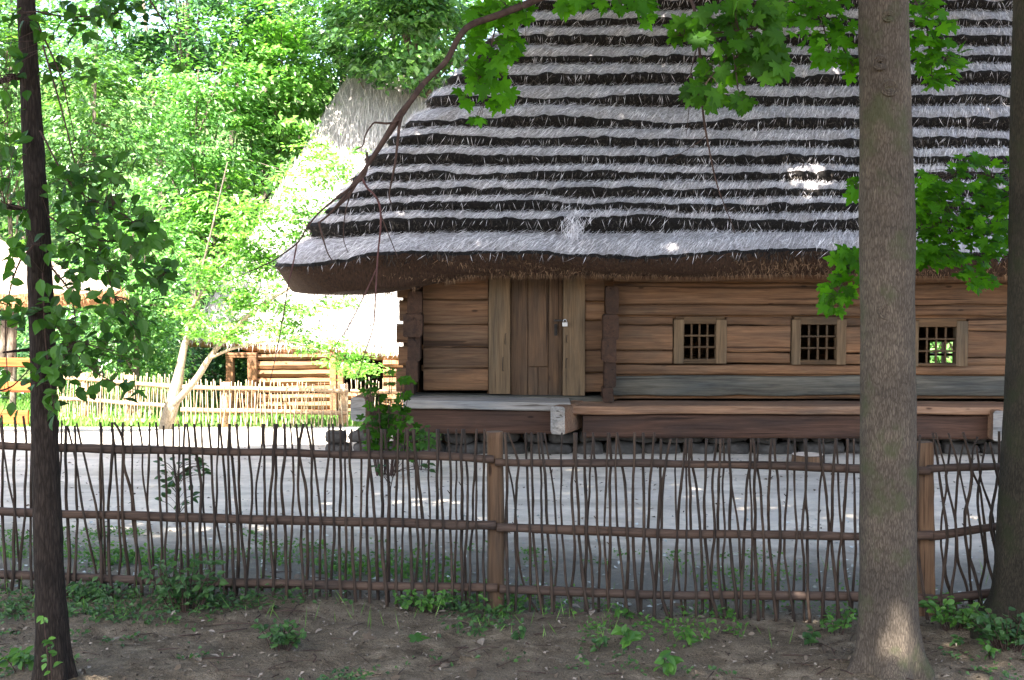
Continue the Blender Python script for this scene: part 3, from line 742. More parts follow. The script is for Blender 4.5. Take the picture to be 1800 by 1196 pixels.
    t = RNG.random((nb, 1))
    P = (A[idx] * (1 - f) + A[idx2] * f) * (1 - t) + (B[idx] * (1 - f) + B[idx2] * f) * t
    out = np.c_[N0[idx], np.zeros(nb)]; tan = np.c_[-N0[idx][:, 1], N0[idx][:, 0], np.zeros(nb)]
    D = norm(out * 1.0 + np.array([0, 0, -1.0]) * RNG.uniform(.4, 1.6, (nb, 1)) + tan * RNG.normal(-.1, .4, (nb, 1)))
    if i == 0:
        mk = t[:, 0] > .32
        for sel, mm in ((mk, 2), (~mk, 1)):
            leaves(st, (P + out * .012)[sel], (out + RNG.normal(0, .5, (nb, 3)))[sel], D[sel], RNG.uniform(.05, .14, sel.sum()), RNG.uniform(.007, .013, sel.sum()), mm, 0)
    else:
        leaves(st, P + out * .008, out + RNG.normal(0, .6, (nb, 3)), D, RNG.uniform(.03, .08, nb), RNG.uniform(.005, .011, nb), 1, 0)
    # ---- stray pale straws hanging over the lip
    nh = int(tot * (14 if i else 7))
    idx = RNG.choice(n, nh, p=pr / tot); P = rings[4][idx]
    out = np.c_[N0[idx], np.zeros(nh)]; tan = np.c_[-N0[idx][:, 1], N0[idx][:, 0], np.zeros(nh)]
    D = norm(out * RNG.uniform(.1, .6, (nh, 1)) + np.array([0, 0, -1.0]) + tan * RNG.normal(-.25, .4, (nh, 1)))
    L = RNG.uniform(.05, .17, nh)
    leaves(st, P + out * .04 + D * (L * .35)[:, None], out + RNG.normal(0, .3, (nh, 3)), D, L, RNG.uniform(.003, .0055, nh), 0, 0)
    if i == 0:  # loose fringe under the eave
        nf_ = int(tot * 170); idx = RNG.choice(n, nf_, p=pr / tot); P = rings[7][idx] + np.c_[RNG.normal(0, .03, (nf_, 2)), np.zeros(nf_)]
        D = norm(np.c_[RNG.normal(0, .25, nf_), RNG.normal(-.1, .25, nf_), -np.ones(nf_)]); L = RNG.uniform(.05, .13, nf_)
        leaves(st, P + D * .012, np.c_[RNG.normal(0, .4, nf_), -np.ones(nf_), RNG.normal(0, .3, nf_)], D, L, RNG.uniform(.004, .007, nf_), 2, 0)
# repair tuft on the lower courses
for _ in range(420):
    pass
tc_ = at(1010, 398, 15.42); nT = 260
P = tc_ + np.c_[RNG.normal(0, .07, nT), RNG.normal(-.02, .05, nT), RNG.normal(0, .11, nT)]
leaves(st, P, np.c_[RNG.normal(0, .4, nT), -np.ones(nT), RNG.normal(.6, .3, nT)], np.c_[RNG.normal(-.3, .6, nT), RNG.normal(-.3, .2, nT), -np.ones(nT)], RNG.uniform(.08, .2, nT), RNG.uniform(.004, .008, nT), 0, 0)
rb = base.addv([(EX0 + 3.6, 19, lipz[-1] + .3), (EX1 - 3.6, 19, lipz[-1] + .3)])
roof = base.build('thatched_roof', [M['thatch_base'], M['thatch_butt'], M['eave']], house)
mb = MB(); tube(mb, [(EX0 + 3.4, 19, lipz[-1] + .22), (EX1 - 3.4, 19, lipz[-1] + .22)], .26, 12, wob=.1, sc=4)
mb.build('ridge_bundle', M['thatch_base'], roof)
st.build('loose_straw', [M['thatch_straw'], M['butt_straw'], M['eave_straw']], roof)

# ------------------------------------------------------------------ wattle fence in front
YF = 8.5
raw = []
def reg(off, sc, items, top=730):
    for it in items:
        raw.append([(off + a / sc, top + b / sc) for a, b in it])
S1 = 3.233
def L7(xs, ys, yt=None, yb=None):
    ys = list(ys)
    if yt is not None: ys[0] = yt
    if yb is not None: ys[len(xs) - 1] = yb
    return [(x, y) for x, y in zip(xs, ys) if x is not None]
reg(0, S1, [
 [(10, 0), (18, 190), (12, 400), (15, 550), (30, 870), (40, 1040)], [(5, 30), (20, 190), (65, 450), (85, 550), (105, 800), (130, 1030)],
 [(88, 10), (90, 150), (75, 300), (85, 550), (80, 700), (78, 900), (60, 1040)], [(132, 5), (150, 190), (145, 450), (145, 550), (120, 800), (105, 1030)],
 [(175, 5), (180, 200), (175, 550), (180, 870), (190, 1060)], [(230, 20), (240, 300), (235, 600), (250, 1050)], [(330, 30), (325, 200), (320, 560), (340, 1050)],
 [(350, 30), (345, 200), (335, 500), (345, 700), (360, 1000)], [(375, 60), (372, 200), (380, 550), (395, 870), (380, 1030)],
 [(385, 65), (415, 190), (445, 350), (475, 560), (500, 700), (545, 890), (560, 1000)], [(425, 60), (430, 200), (435, 550), (440, 640), (425, 900), (420, 1020)],
 [(435, 45), (465, 190), (500, 330), (545, 530), (560, 650), (580, 820), (600, 1030)], [(570, 40), (572, 190), (570, 540), (575, 900), (575, 1000)],
 [(580, 60), (578, 200), (590, 480), (590, 600), (600, 900), (600, 1080)], [(635, 40), (640, 190), (615, 500), (615, 600), (620, 900), (640, 1030)],
 [(640, 70), (650, 200), (670, 500), (680, 640), (690, 800), (680, 900), (680, 1100)], [(650, 40), (690, 110), (700, 190), (705, 300), (745, 430), (755, 560), (770, 700), (800, 880), (810, 1050)],
 [(700, 40), (700, 190), (695, 400), (695, 560), (710, 750), (730, 900), (740, 1020)], [(745, 60), (750, 250), (750, 420), (765, 560), (775, 740), (770, 900), (760, 1080)],
 [(785, 40), (808, 180), (812, 330), (830, 480), (840, 560), (860, 700), (875, 880), (870, 1090)], [(852, 40), (850, 200), (835, 480), (840, 560), (850, 800), (865, 920), (870, 1000)],
 [(885, 40), (898, 200), (905, 380), (915, 560), (920, 700), (915, 900), (915, 1050)], [(930, 60), (950, 560), (940, 800), (965, 1000)]])
Y2 = [50, 215, 400, 590, 770, 955, 1060]
reg(300, S1, [L7(v, Y2) for v in [
 [12, 15, 35, 35, 35, 20, 20], [45, 50, 45, 55, 60, 60, 60], [85, 75, 80, 90, 100, 105, 105], [95, 108, 115, 125, 135, 160, 165], [135, 150, 170, 170, 172, 175, 175],
 [178, 182, 187, 190, 205, 235, 240], [215, 230, 240, 250, 250, 245, 250], [270, 270, 262, 262, 290, 303, 305], [285, 295, 315, 322, 325, 320, 318], [333, 330, 330, 340, 350, 362, 362],
 [335, 345, 365, 378, 385, 378, 368], [378, 387, 387, 395, 410, 430, 435], [440, 445, 460, 455, 445, 430, 430], [522, 515, 490, 488, 490, 497, 495], [530, 533, 535, 540, 533, 525, 515],
 [590, 588, 570, 562, 575, 585, 590], [600, 598, 598, 598, 595, 590, 590], [645, 648, 628, 645, 655, 660, 660], [680, 690, 703, 690, 683, 680, 677], [718, 728, 725, 740, 745, 752, 755],
 [755, 730, 765, 775, 780, 775, 770], [770, 805, 800, 803, 805, 815, 820], [803, 812, 838, 855, 850, 850, 850], [900, 897, 880, 875, 878, 882, 884], [922, 930, 930, 928, 925, 910, 905], [965, 965, 965, 960, 962, 965, 965]]])
Y3 = [80, 235, 400, 615, 780, 970, 1070]
reg(600, S1, [L7(v, Y3) for v in [
 [20, 22, 25, 27, 28, 27, 28], [60, 48, 57, 62, 65, 78, 82], [95, 112, 115, 110, 108, 107, 105], [155, 155, 150, 148, 153, 162, 165], [148, 158, 172, 192, 200, 207, 210], [228, 230, 233, 233, 235, 252, 258],
 [248, 262, 270, 270, 265, 262, 268], [322, 318, 313, 308, 312, 312, 315], [365, 352, 350, 348, 345, 338, 345], [378, 380, 385, 388, 395, 405, 405], [408, 420, 425, 430, 435, 420, 415],
 [415, 420, 445, 465, 470, 472, 475], [498, 498, 498, 500, 495, 497, 497], [545, 550, 545, 543, 542, 540, 538], [553, 560, 570, 575, 578, 575, 580], [608, 615, 623, 620, 623, 632, 634],
 [655, 652, 653, 652, 650, 647, 645], [690, 680, 685, 685, 683, 690, 692], [700, 710, 720, 712, 705, 703, 712], [768, 762, 752, 745, 735, 730, 728], [770, 768, 768, 770, 772, 773, 772], [812, 810, 808, 808, 808, 810, 812]]])
NLEFT = len(raw)
Y4 = [100, 268, 400, 640, 800, 1000, 1130]
reg(860, S1, [L7(v, Y4) for v in [
 [85, 100, 100, 100, 100, 105, 120], [98, 105, 135, 158, 165, 210, 285], [110, 163, 152, 150, 155, 155, 150], [205, 212, 222, 232, 235, 232, 230], [238, 242, 247, 250, 265, 283, 300], [280, 290, 297, 300, 303, 303, 303],
 [297, 310, 320, 330, 345, 357, 360], [312, 338, 362, 382, 388, 375, 370], [412, 408, 408, 410, 425, 445, 470], [485, 478, 470, 478, 485, 468, 460], [495, 492, 500, 510, 520, 540, 568], [540, 540, 545, 552, 550, 545, 545],
 [588, 578, 570, 555, 575, 590, 592], [590, 600, 612, 615, 632, 622, 620], [672, 668, 662, 652, 658, 670, 690], [680, 690, 682, 690, 688, 682, 680], [725, 715, 720, 728, 745, 770, 790], [728, 752, 772, 782, 787, 780, 778],
 [825, 822, 815, 815, 820, 835, 850], [873, 875, 877, 877, 875, 865, 860], [940, 925, 910, 905, 920, 935, 938]]])
S5 = 3.1475
Y5 = [130, 268, 400, 650, 800, 1000, 1110]
reg(1140, S5, [L7(v, Y5) for v in [
 [68, 66, 65, 52, 45, 35, 33], [125, 95, 78, 72, 72, 78, 105], [155, 150, 150, 155, 160, 178, 195], [205, 195, 178, 160, 152, 130, 125], [212, 210, 210, 210, 210, 205, 205], [225, 225, 228, 235, 248, 262, 265],
 [238, 243, 262, 290, 295, 297, 295], [322, 315, 313, 310, 325, 347, 380], [375, 362, 355, 368, 352, 342, 340], [395, 398, 385, 385, 385, 400, 420], [415, 418, 412, 425, 412, 425, 430], [448, 450, 455, 445, 460, 483, 490],
 [440, 448, 462, 498, 505, 515, 520], [570, 560, 540, 528, 520, 515, 512], [572, 558, 560, 575, 570, 566, 565], [580, 590, 588, 590, 593, 603, 610], [610, 602, 620, 637, 640, 637, 635], [685, 672, 665, 665, 680, 695, 710],
 [697, 702, 720, 728, 721, 712, 710], [775, 765, 767, 750, 757, 785, 810], [805, 808, 810, 817, 813, 803, 800], [865, 870, 870, 880, 880, 878, 890], [872, 874, 868, 850, 860, 862, 862], [945, 960, 978, 995, 985, 970, 965],
 [965, 968, 950, 940, 940, 955, 975], [1035, 1022, 1018, 1012, 1020, 1040, 1055], [1040, 1048, 1052, 1064, 1052, 1042, 1040], [1100, 1098, 1088, 1078, 1085, 1105, 1118], [1135, 1137, 1140, 1143, 1145, 1130, 1125]]])
reg(1500, 1.0, [[(18, 768), (20, 820), (22, 940), (24, 1045), (25, 1090)], [(48, 770), (44, 820), (50, 940), (46, 1045), (50, 1090)], [(80, 768), (84, 820), (78, 940), (86, 1045), (82, 1090)]], 0)
NMID = len(raw)
S6 = 3.147
reg(1480, S6, [
 [(430, 110), (420, 290), (418, 450), (415, 660), (430, 840), (455, 990), (472, 1130)], [(505, 100), (535, 290), (560, 480), (582, 660), (570, 850), (595, 960), (632, 1050)],
 [(520, 100), (575, 345), (555, 550), (550, 700), (562, 850), (550, 980), (548, 1040)], [(600, 160), (585, 290), (578, 350), (618, 530), (637, 660), (642, 800), (682, 930), (716, 1090)],
 [(585, 100), (640, 265), (640, 360), (628, 540), (634, 780), (610, 960), (600, 1050)], [(675, 160), (650, 300), (690, 480), (712, 660), (708, 800), (752, 940), (775, 1050)],
 [(672, 95), (712, 262), (712, 400), (680, 560), (692, 740), (740, 900), (772, 1020)], [(748, 120), (720, 200), (716, 330), (700, 460), (680, 600), (700, 800), (720, 1000)],
 [(700, 210), (725, 330), (765, 410), (782, 560), (787, 660), (803, 800), (842, 925), (850, 1030)], [(795, 150), (768, 310), (752, 480), (770, 660), (792, 800), (768, 940), (760, 1040)],
 [(745, 170), (770, 355), (828, 545), (852, 740), (860, 1000)], [(868, 90), (862, 330), (830, 500), (822, 600), (852, 770), (870, 1000)], [(815, 150), (870, 380), (890, 600), (880, 1000)]])
reg(1900, 1.0, [[(k * 17 + 4, 762), (k * 17 + (k % 3) * 5, 930), (k * 17 + 8 - (k % 4) * 3, 1075)] for k in range(14)], 0)
def fence_section(label, rails, posts, i0, i1, group):
    xs = [at(r[0][0], 900, YF)[0] for r in rails]
    bx = float(np.mean([at(p[0], 900, YF)[0] for r in rails for p in r]))
    root = thing('wattle_fence', label, 'fence', (bx, YF, float(gz(bx, YF))), group)
    for k, r in enumerate(rails):
        rad = [.0275, .031, .032][k]
        P = resample([at(px, py, YF + dy) for px, py, dy in r], 60)
        nz = fbm(P[:, 0] * 1.3, P[:, 0] * 0 + k * 5, 0, 3, k + 31)
        P[:, 2] += .006 * nz; 
        mb = MB(); tube(mb, P, rad * (1 + .10 * fbm(P[:, 0] * 2.1, 0 * P[:, 0] + k, 3, 2, 8)), 12, wob=.07, sc=9, seed=k + i0)
        mb.build('rail', M['fence_rail'], root)
    for fn in posts: fn(root)
    for j, pts in enumerate(raw[i0:i1]):
        pts = sorted(pts, key=lambda q: q[1])
        # ends: tops just above the top rail, feet in the earth
        fb = (j % 2 == 0)
        dense = []
        ys_ = [q[1] for q in pts]; xs_ = [q[0] for q in pts]
        yt, yb = ys_[0], ys_[-1]
        n = 22
        yy = np.linspace(yt, yb, n)
        Pp = resample(np.array([(a, b_, 0) for a, b_ in pts]), n)
        r1 = np.interp(Pp[:, 0], [p[0] for p in rails[0]], [p[1] for p in rails[0]])
        r2 = np.interp(Pp[:, 0], [p[0] for p in rails[1]], [p[1] for p in rails[1]])
        r3 = np.interp(Pp[:, 0], [p[0] for p in rails[2]], [p[1] for p in rails[2]])
        sgn = -1 if fb else 1
        dep = sgn * .042 * np.cos(np.pi * np.interp(Pp[:, 1], [r1.mean(), r2.mean(), r3.mean()], [0, 1, 2]))
        dep = dep + (.008 if j % 3 else -.006)
        W = np.array([at(a, b_, YF + e) for (a, b_, _), e in zip(Pp, dep)])
        gzv = float(gz(W[-1, 0], W[-1, 1])) - .03
        W = np.vstack([W, [W[-1, 0] + .01 * random.uniform(-1, 1), W[-1, 1], min(gzv, W[-1, 2] - .02)]])
        W[:, 0] += .004 * fbm(W[:, 2] * 6 + j * 3.7, W[:, 2] * 0 + j, 0, 2, 5)
        rad = random.uniform(.0072, .0118)
        tt = np.linspace(0, 1, len(W))
        R = rad * (.82 + .32 * tt) * (1 + .12 * fbm(W[:, 2] * 14 + j, 0 * tt + j * 3.1, 0, 2, 3))
        mb = MB(); tube(mb, W, R, 7, wob=.10, sc=30, seed=j)
        if random.random() < .35:  # a snapped side shoot
            q = random.randrange(4, 16)
            tube(mb, [W[q], W[q] + (random.uniform(-.025, .025), -.008, random.uniform(.02, .04))], [.0045, .003], 5)
        mb.build('stick', M['stick'], root)
    return root
def round_post(px0, px1, r0, r1):
    def f(root):
        mb = MB(); c = (px0 + px1) / 2
        a = at(c - 1, r0, YF + .065); b_ = at(c, r1, YF + .065); b_[2] = float(gz(b_[0], b_[1])) - .1
        P = resample([a, (a + b_) / 2 + (.008, 0, 0), b_], 30); rad = (px1 - px0) / 2 / FPX * YF
        tube(mb, P, rad * np.linspace(.95, 1.04, 30), 20, wob=.05, sc=6)
        mb.build('post', M['fence_post'], root)
    return f
def square_post(px0, px1, r0, r1):
    def f(root):
        mb = MB(); c = (px0 + px1) / 2
        a = at(c - 2, r0, YF + .07); b_ = at(c + 2, r1, YF + .07); b_[2] = float(gz(b_[0], b_[1])) - .1
        wd = (px1 - px0) / FPX * YF
        beam(mb, b_, a, wd, wd * .9, .012, 24, .006, 0, up=(0, 1, 0), seed=4)
        mb.build('post', M['fence_post'], root)
    return f
FG = 'sections of the wattle fence along the yard'
fence_section('dark wattle fence section left of the round brown post', [
    [(-60, 783, 0), (0, 785, 0), (300, 792, 0), (600, 798, 0), (760, 801, 0), (868, 807, -.005)],
    [(-60, 895, 0), (0, 898, 0), (300, 909, 0), (600, 916, 0), (760, 921, 0), (872, 923, -.005)],
    [(-60, 1008, 0), (0, 1009, 0), (300, 1022, 0), (600, 1030, 0), (760, 1033, 0), (874, 1034, -.005)]], [round_post(855, 886, 759, 1085)], 0, NLEFT, FG)
fence_section('dark wattle fence section between the round post and the thick grey trunk', [
    [(870, 812, -.01), (1000, 815, 0), (1160, 816, 0), (1300, 818, 0), (1500, 824, 0), (1634, 828, -.02)],
    [(873, 927, -.01), (1000, 930, 0), (1160, 937, 0), (1300, 939, 0), (1500, 943, 0), (1638, 942, -.02)],
    [(878, 1036, -.01), (1000, 1040, 0), (1160, 1046, 0), (1300, 1047, 0), (1500, 1048, 0), (1640, 1053, -.02)]], [], NLEFT, NMID, FG)
fence_section('wattle fence section of crossed sticks between the square post and the dark trunk', [
    [(1630, 825, -.005), (1680, 822, 0), (1760, 820, .04), (1850, 812, .08), (2150, 806, .1)],
    [(1634, 944, -.005), (1680, 938, 0), (1760, 925, .04), (1850, 912, .08), (2150, 908, .1)],
    [(1640, 1054, -.005), (1680, 1050, 0), (1760, 1040, .04), (1850, 1030, .08), (2150, 1026, .1)]], [square_post(1611, 1640, 777, 1092)], NMID, len(raw), FG)

exec_more = True
# ------------------------------------------------------------------ trees by the fence
def trunk_mesh(mb, rows, Y, k=80, wob=.05, sc=3, seed=0, up_to=None, flare=True):
    """rows: (row, left px, right px) outline measured on the survey photo at distance Y"""
    P = []; R = []
    for r, a, b_ in rows:
        c = at((a + b_) / 2, r, Y); P.append(c); R.append((b_ - a) / 2 / FPX * Y)
    P = np.array(P); R = np.array(R)
    if up_to: # continue above the frame
        d = (P[0] - P[2]) / (P[0][2] - P[2][2])
        zt = up_to - P[0][2]
        for q in (.33, .66, 1.0):
            P = np.vstack([P[0] * 0 + (P[0] if q == .33 else P[0]), P]) if False else P
        ext = [P[0] + d * zt * q + np.array([.12 * math.sin(q * 5 + seed), .12 * math.cos(q * 4 + seed), 0]) * q for q in (1.0, .66, .33)]
        P = np.vstack([ext, P]); R = np.r_[R[0] * .45, R[0] * .68, R[0] * .88, R]
    z = np.r_[np.linspace(P[0][2], 4.6, 60), np.linspace(4.55, P[-1][2], 330)]
    o = np.argsort(P[:, 2])
    Q = np.stack([np.interp(z, P[o, 2], P[o, 0]), np.interp(z, P[o, 2], P[o, 1]), z], -1); RR = np.interp(z, P[o, 2], R[o])
    g0 = float(gz(Q[-1, 0], Q[-1, 1]))
    if Q[-1, 2] > g0 - .08:
        Q = np.vstack([Q, [Q[-1, 0], Q[-1, 1], g0 + .0], [Q[-1, 0], Q[-1, 1], g0 - .12]]) if Q[-1, 2] > g0 + .02 else np.vstack([Q, [Q[-1, 0], Q[-1, 1], g0 - .12]])
        RR = np.r_[RR, [RR[-1] * 1.08] * (len(Q) - len(RR))]
    n = len(Q); a = np.arange(k) / k * 2 * np.pi
    hh = Q[:, 2] - g0
    lob = 1 + (np.exp(-np.maximum(hh, 0) / .13) * .40)[:, None] * (.5 + .5 * np.cos(a * 5 + seed + .6 * np.sin(a * 2))[None]) if flare else 1
    V = np.stack([Q[:, 0, None] + np.cos(a)[None] * RR[:, None], Q[:, 1, None] + np.sin(a)[None] * RR[:, None], Q[:, 2, None] + 0 * a[None]], -1)
    f = 1 + wob * fbm(V[..., 0] * sc * 1.5, V[..., 1] * sc * 1.5, V[..., 2] * sc * .6, 3, seed)
    f = f * lob
    f = f + (  .0022 * fbm(V[..., 0] * 70, V[..., 1] * 70, V[..., 2] * 14, 3, seed + 2) - .0018 * np.abs(fbm(V[..., 0] * 34, V[..., 1] * 34, V[..., 2] * 7, 2, seed + 4))) / np.maximum(RR[:, None], .05)
    V[..., 0] = Q[:, 0, None] + np.cos(a)[None] * RR[:, None] * f; V[..., 1] = Q[:, 1, None] + np.sin(a)[None] * RR[:, None] * f
    b0 = mb.addv(V.reshape(-1, 3))
    i = np.arange(n - 1)[:, None] * k; j = np.arange(k)[None]; j2 = (j + 1) % k
    mb.addf(b0 + np.stack([i + j, i + k + j, i + k + j2, i + j2], -1).reshape(-1, 4))
    return Q, RR
def pxpath(pts, n=24):
    return resample([at(a, b_, y) for a, b_, y in pts], n)
FT = 'trees standing at the fence'
maple = thing('maple_tree', 'thick grey maple trunk with a patch of sun at its foot, leafy branches above', 'tree', (2.13, 7.3, float(gz(2.13, 7.3))), FT)
mb = MB()
QM, RM = trunk_mesh(mb, [(0, 1510, 1596), (200, 1512, 1600), (400, 1512, 1606), (700, 1513, 1609), (1000, 1512, 1611), (1100, 1510, 1614), (1150, 1507, 1617), (1196, 1504, 1620)], 7.3, wob=.035, sc=3.2, seed=2, up_to=11.5)
# healed branch scars
for (px, r, s) in [(1560, 548, .045), (1548, 110, .04), (1565, 155, .045), (1563, 28, .03)]:
    c = at(px, r, 7.3 - .152)
    for q in range(3):
        a = np.linspace(0, 2 * np.pi, 15)
        rr = s * (1 - q * .3)
        tube(mb, np.stack([c[0] + rr * np.cos(a), c[1] + .012 + .006 * np.cos(a * 2) + 0 * a, c[2] + rr * .9 * np.sin(a)], -1), .008, 5, caps=False)
mb.build('trunk', M['bark_grey'], maple)
hedge_tree = thing('oval_leaved_tree', 'slim dark furrowed trunk with hanging oval leaves, leftmost tree at the fence', 'tree', (-2.36, 6.55, float(gz(-2.36, 6.55))), FT)
mb = MB()
QL, RL = trunk_mesh(mb, [(0, 30, 61), (200, 37, 73), (400, 46, 88), (600, 53, 97), (800, 57, 103), (1000, 60, 112), (1100, 63, 118), (1196, 65, 124), (1240, 64, 127)], 6.55, wob=.06, sc=5, seed=5, up_to=10.5)
mb.build('trunk', M['bark_dark'], hedge_tree)
rtree = thing('maple_tree', 'dark shaded maple trunk rightmost at the fence with ivy-green plants at its foot', 'tree', (3.4, 8.1, float(gz(3.4, 8.1))), FT)
mb = MB()
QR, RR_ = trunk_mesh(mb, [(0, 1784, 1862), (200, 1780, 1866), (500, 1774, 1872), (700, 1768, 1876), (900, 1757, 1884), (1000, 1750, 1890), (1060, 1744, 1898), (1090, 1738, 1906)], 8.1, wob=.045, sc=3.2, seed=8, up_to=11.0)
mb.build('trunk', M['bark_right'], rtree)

# maple branch reaching in from the top, with its twigs
mb = MB()
main = pxpath([(1556, -470, 7.3), (1420, -330, 7.35), (1180, -110, 7.4), (960, -8, 7.3), (880, 25, 7.2), (826, 45, 7.15), (803, 72, 7.1), (784, 108, 7.1), (742, 150, 7.05), (715, 190, 7.0), (682, 240, 7.0), (650, 286, 6.95), (622, 322, 6.95), (600, 352, 6.9), (578, 378, 6.9), (560, 392, 6.9)], 110)
hw = np.interp(np.linspace(0, 1, 110), [0, .4, .62, .75, .9, 1], [.045, .027, .0205, .0155, .0095, .005])
tube(mb, main, hw, 9, 0, wob=.08, sc=14)
fork = pxpath([(742, 150, 7.05), (722, 178, 7.0), (700, 205, 6.98), (672, 250, 6.95), (646, 290, 6.93), (612, 345, 6.92), (585, 370, 6.9)], 30)
tube(mb, fork, np.linspace(.018, .006, 30), 7, 0, wob=.08, sc=14)
def tw(pts, r0, r1, m=0, n=24): tube(mb, pxpath(pts, n), np.linspace(r0, r1, n), 6, m, wob=.12, sc=20)
tw([(712, 190, 7.0), (703, 215, 6.98), (699, 250, 6.97), (694, 290, 6.96), (688, 320, 6.95), (684, 345, 6.95), (688, 358, 6.95)], .011, .004)
tw([(704, 210, 6.98), (685, 217, 6.95), (662, 216, 6.93), (655, 218, 6.92), (642, 238, 6.92), (638, 256, 6.92), (624, 264, 6.92)], .007, .003)
tw([(645, 268, 6.94), (645, 290, 6.93), (638, 312, 6.92), (590, 350, 6.9), (560, 375, 6.9), (540, 400, 6.9), (525, 425, 6.9), (500, 445, 6.9), (474, 462, 6.9), (410, 490, 6.9)], .008, .002, 0, 34)
tw([(637, 314, 6.92), (645, 330, 6.92), (660, 345, 6.92), (668, 365, 6.9), (669, 400, 6.9), (664, 450, 6.9), (660, 520, 6.9), (656, 575, 6.88), (640, 625, 6.86), (630, 660, 6.86)], .007, .0022, 1, 34)
tw([(560, 390, 6.9), (568, 420, 6.88), (576, 445, 6.88), (584, 458, 6.88)], .007, .003)
tw([(522, 428, 6.9), (516, 460, 6.88), (507, 500, 6.87), (497, 560, 6.86), (484, 630, 6.85), (474, 672, 6.85)], .0045, .002, 1)
tw([(663, 470, 6.9), (640, 520, 6.88), (612, 575, 6.87), (592, 605, 6.86), (575, 642, 6.85)], .004, .002, 1)
tw([(616, 340, 6.92), (606, 380, 6.9), (604, 420, 6.9), (612, 445, 6.9)], .004, .002)
tw([(668, 372, 6.9), (676, 395, 6.9), (690, 430, 6.88), (700, 455, 6.88)], .004, .002)
tw([(1180, -40, 7.2), (1215, 0, 7.1), (1226, 60, 7.0), (1232, 120, 6.95), (1236, 200, 6.9), (1248, 270, 6.9), (1262, 330, 6.88), (1285, 390, 6.86), (1292, 412, 6.86)], .012, .002, 0, 40)
tw([(1226, 80, 7.0), (1214, 130, 6.95), (1212, 180, 6.95), (1206, 240, 6.95)], .004, .0015)
tw([(1240, 240, 6.9), (1228, 250, 6.9), (1200, 268, 6.9), (1175, 280, 6.9)], .003, .0015)
mb.build('branch', [M['twig'], M['twig_red']], maple)

# leaf clusters: (px, row, half width, half height, count)
def maple_clusters(root, spec, Y0, dy, spines, matl, size=(.062, .10), name='foliage', face=(-.0, -1, .55), spread=.42):
    mb = MB(); stem = MB()
    SPN = []
    for s in spines:
        P = pxpath([(a, b_, Y0 + e) for a, b_, e in s], 20); SPN.append(P)
        tube(stem, P, np.linspace(.006, .0022, 20), 5)
    S = np.concatenate(SPN)
    Cs = []
    for (px, r, hw, hh, n) in spec:
        n = int(n * 1.75); a = RNG.uniform(0, 2 * np.pi, n); q = np.sqrt(RNG.random(n))
        for i in range(n):
            Cs.append(at(px + hw * q[i] * math.cos(a[i]), r + hh * q[i] * math.sin(a[i]), Y0 + RNG.uniform(-dy, dy)))
    Cs = np.array(Cs); n = len(Cs)
    d = np.linalg.norm(Cs[:, None] - S[None], axis=2); j = d.argmin(1)
    L = RNG.uniform(size[0], size[1], n)
    Nn = norm(np.array(face)[None] + RNG.normal(0, spread, (n, 3)))
    outw = norm(Cs - S[j])
    D = norm(outw * .8 + np.array([0, -.1, -.75]) + RNG.normal(0, .38, (n, 3)))
    base_ = Cs - D * (L * .4)[:, None]
    maple_leaves(mb, base_, Nn, D, L)
    for i in range(n):
        st_ = S[max(0, j[i] - 1)]
        if np.linalg.norm(base_[i] - st_) < .5:
            m_ = (base_[i] + st_) / 2 + np.array([0, 0, .015])
            tube(stem, resample([st_, m_, base_[i]], 4), [.0018, .0014, .0013, .0012], 4, caps=False)
    o = mb.build(name, matl, root)
    stem.build('twig', M['twig'], root)
    return o
maple_clusters(maple, [(885, 22, 55, 24, 20), (870, 80, 45, 38, 20), (862, 135, 42, 40, 20), (905, 85, 18, 22, 4), (818, 168, 14, 22, 4), (880, 182, 22, 18, 6), (835, 216, 9, 8, 2), (840, 30, 25, 20, 5)], 7.42, .16,
               [[(890, 10, 0), (868, 60, 0), (860, 120, 0), (850, 190, 0)], [(890, 10, 0), (925, 25, 0)], [(865, 110, 0), (890, 150, 0), (890, 185, 0)], [(862, 110, 0), (835, 150, 0), (818, 175, 0)]], M['maple'])
maple_clusters(maple, [(1010, 4, 26, 12, 5), (1085, 10, 55, 14, 9), (1138, 28, 18, 16, 5), (1140, 5, 30, 10, 4), (985, 18, 14, 8, 2)], 7.1, .12, [[(960, -12, 0), (1060, -8, 0), (1140, 20, 0)]], M['maple'])
maple_clusters(maple, [(1290, 55, 90, 50, 48), (1352, 112, 44, 32, 20), (1240, 165, 42, 26, 16), (1302, 182, 24, 14, 6), (1200, 62, 24, 14, 5), (1270, 120, 40, 24, 10), (1330, 10, 60, 14, 10)], 6.6, .2,
               [[(1420, -30, 0), (1340, 40, 0), (1270, 110, 0), (1225, 170, 0)], [(1340, 40, 0), (1360, 110, 0)], [(1330, 50, 0), (1240, 60, 0), (1190, 62, 0)], [(1290, 95, 0), (1300, 180, 0)]], M['maple_dark'], face=(0, -1, .15))
maple_clusters(maple, [(1440, 36, 62, 42, 30), (1468, 95, 42, 28, 14), (1500, 125, 16, 18, 5)], 7.5, .15, [[(1500, -20, 0), (1450, 30, 0), (1460, 100, 0)], [(1460, 40, 0), (1500, 120, 0)]], M['maple'])
maple_clusters(maple, [(1632, 55, 45, 55, 34), (1660, 112, 44, 36, 20), (1645, 150, 26, 13, 7), (1618, 20, 30, 20, 6)], 7.7, .18, [[(1590, -30, 0), (1630, 40, 0), (1655, 110, 0)], [(1630, 50, 0), (1640, 150, 0)]], M['maple'], size=(.06, .095), face=(0, -.8, .9))
maple_clusters(maple, [(1492, 475, 34, 34, 20), (1470, 525, 32, 28, 18), (1502, 340, 10, 24, 5)], 7.75, .14, [[(1545, 440, 0), (1500, 470, 0), (1465, 525, 0)], [(1545, 350, 0), (1505, 335, 0)]], M['maple'])
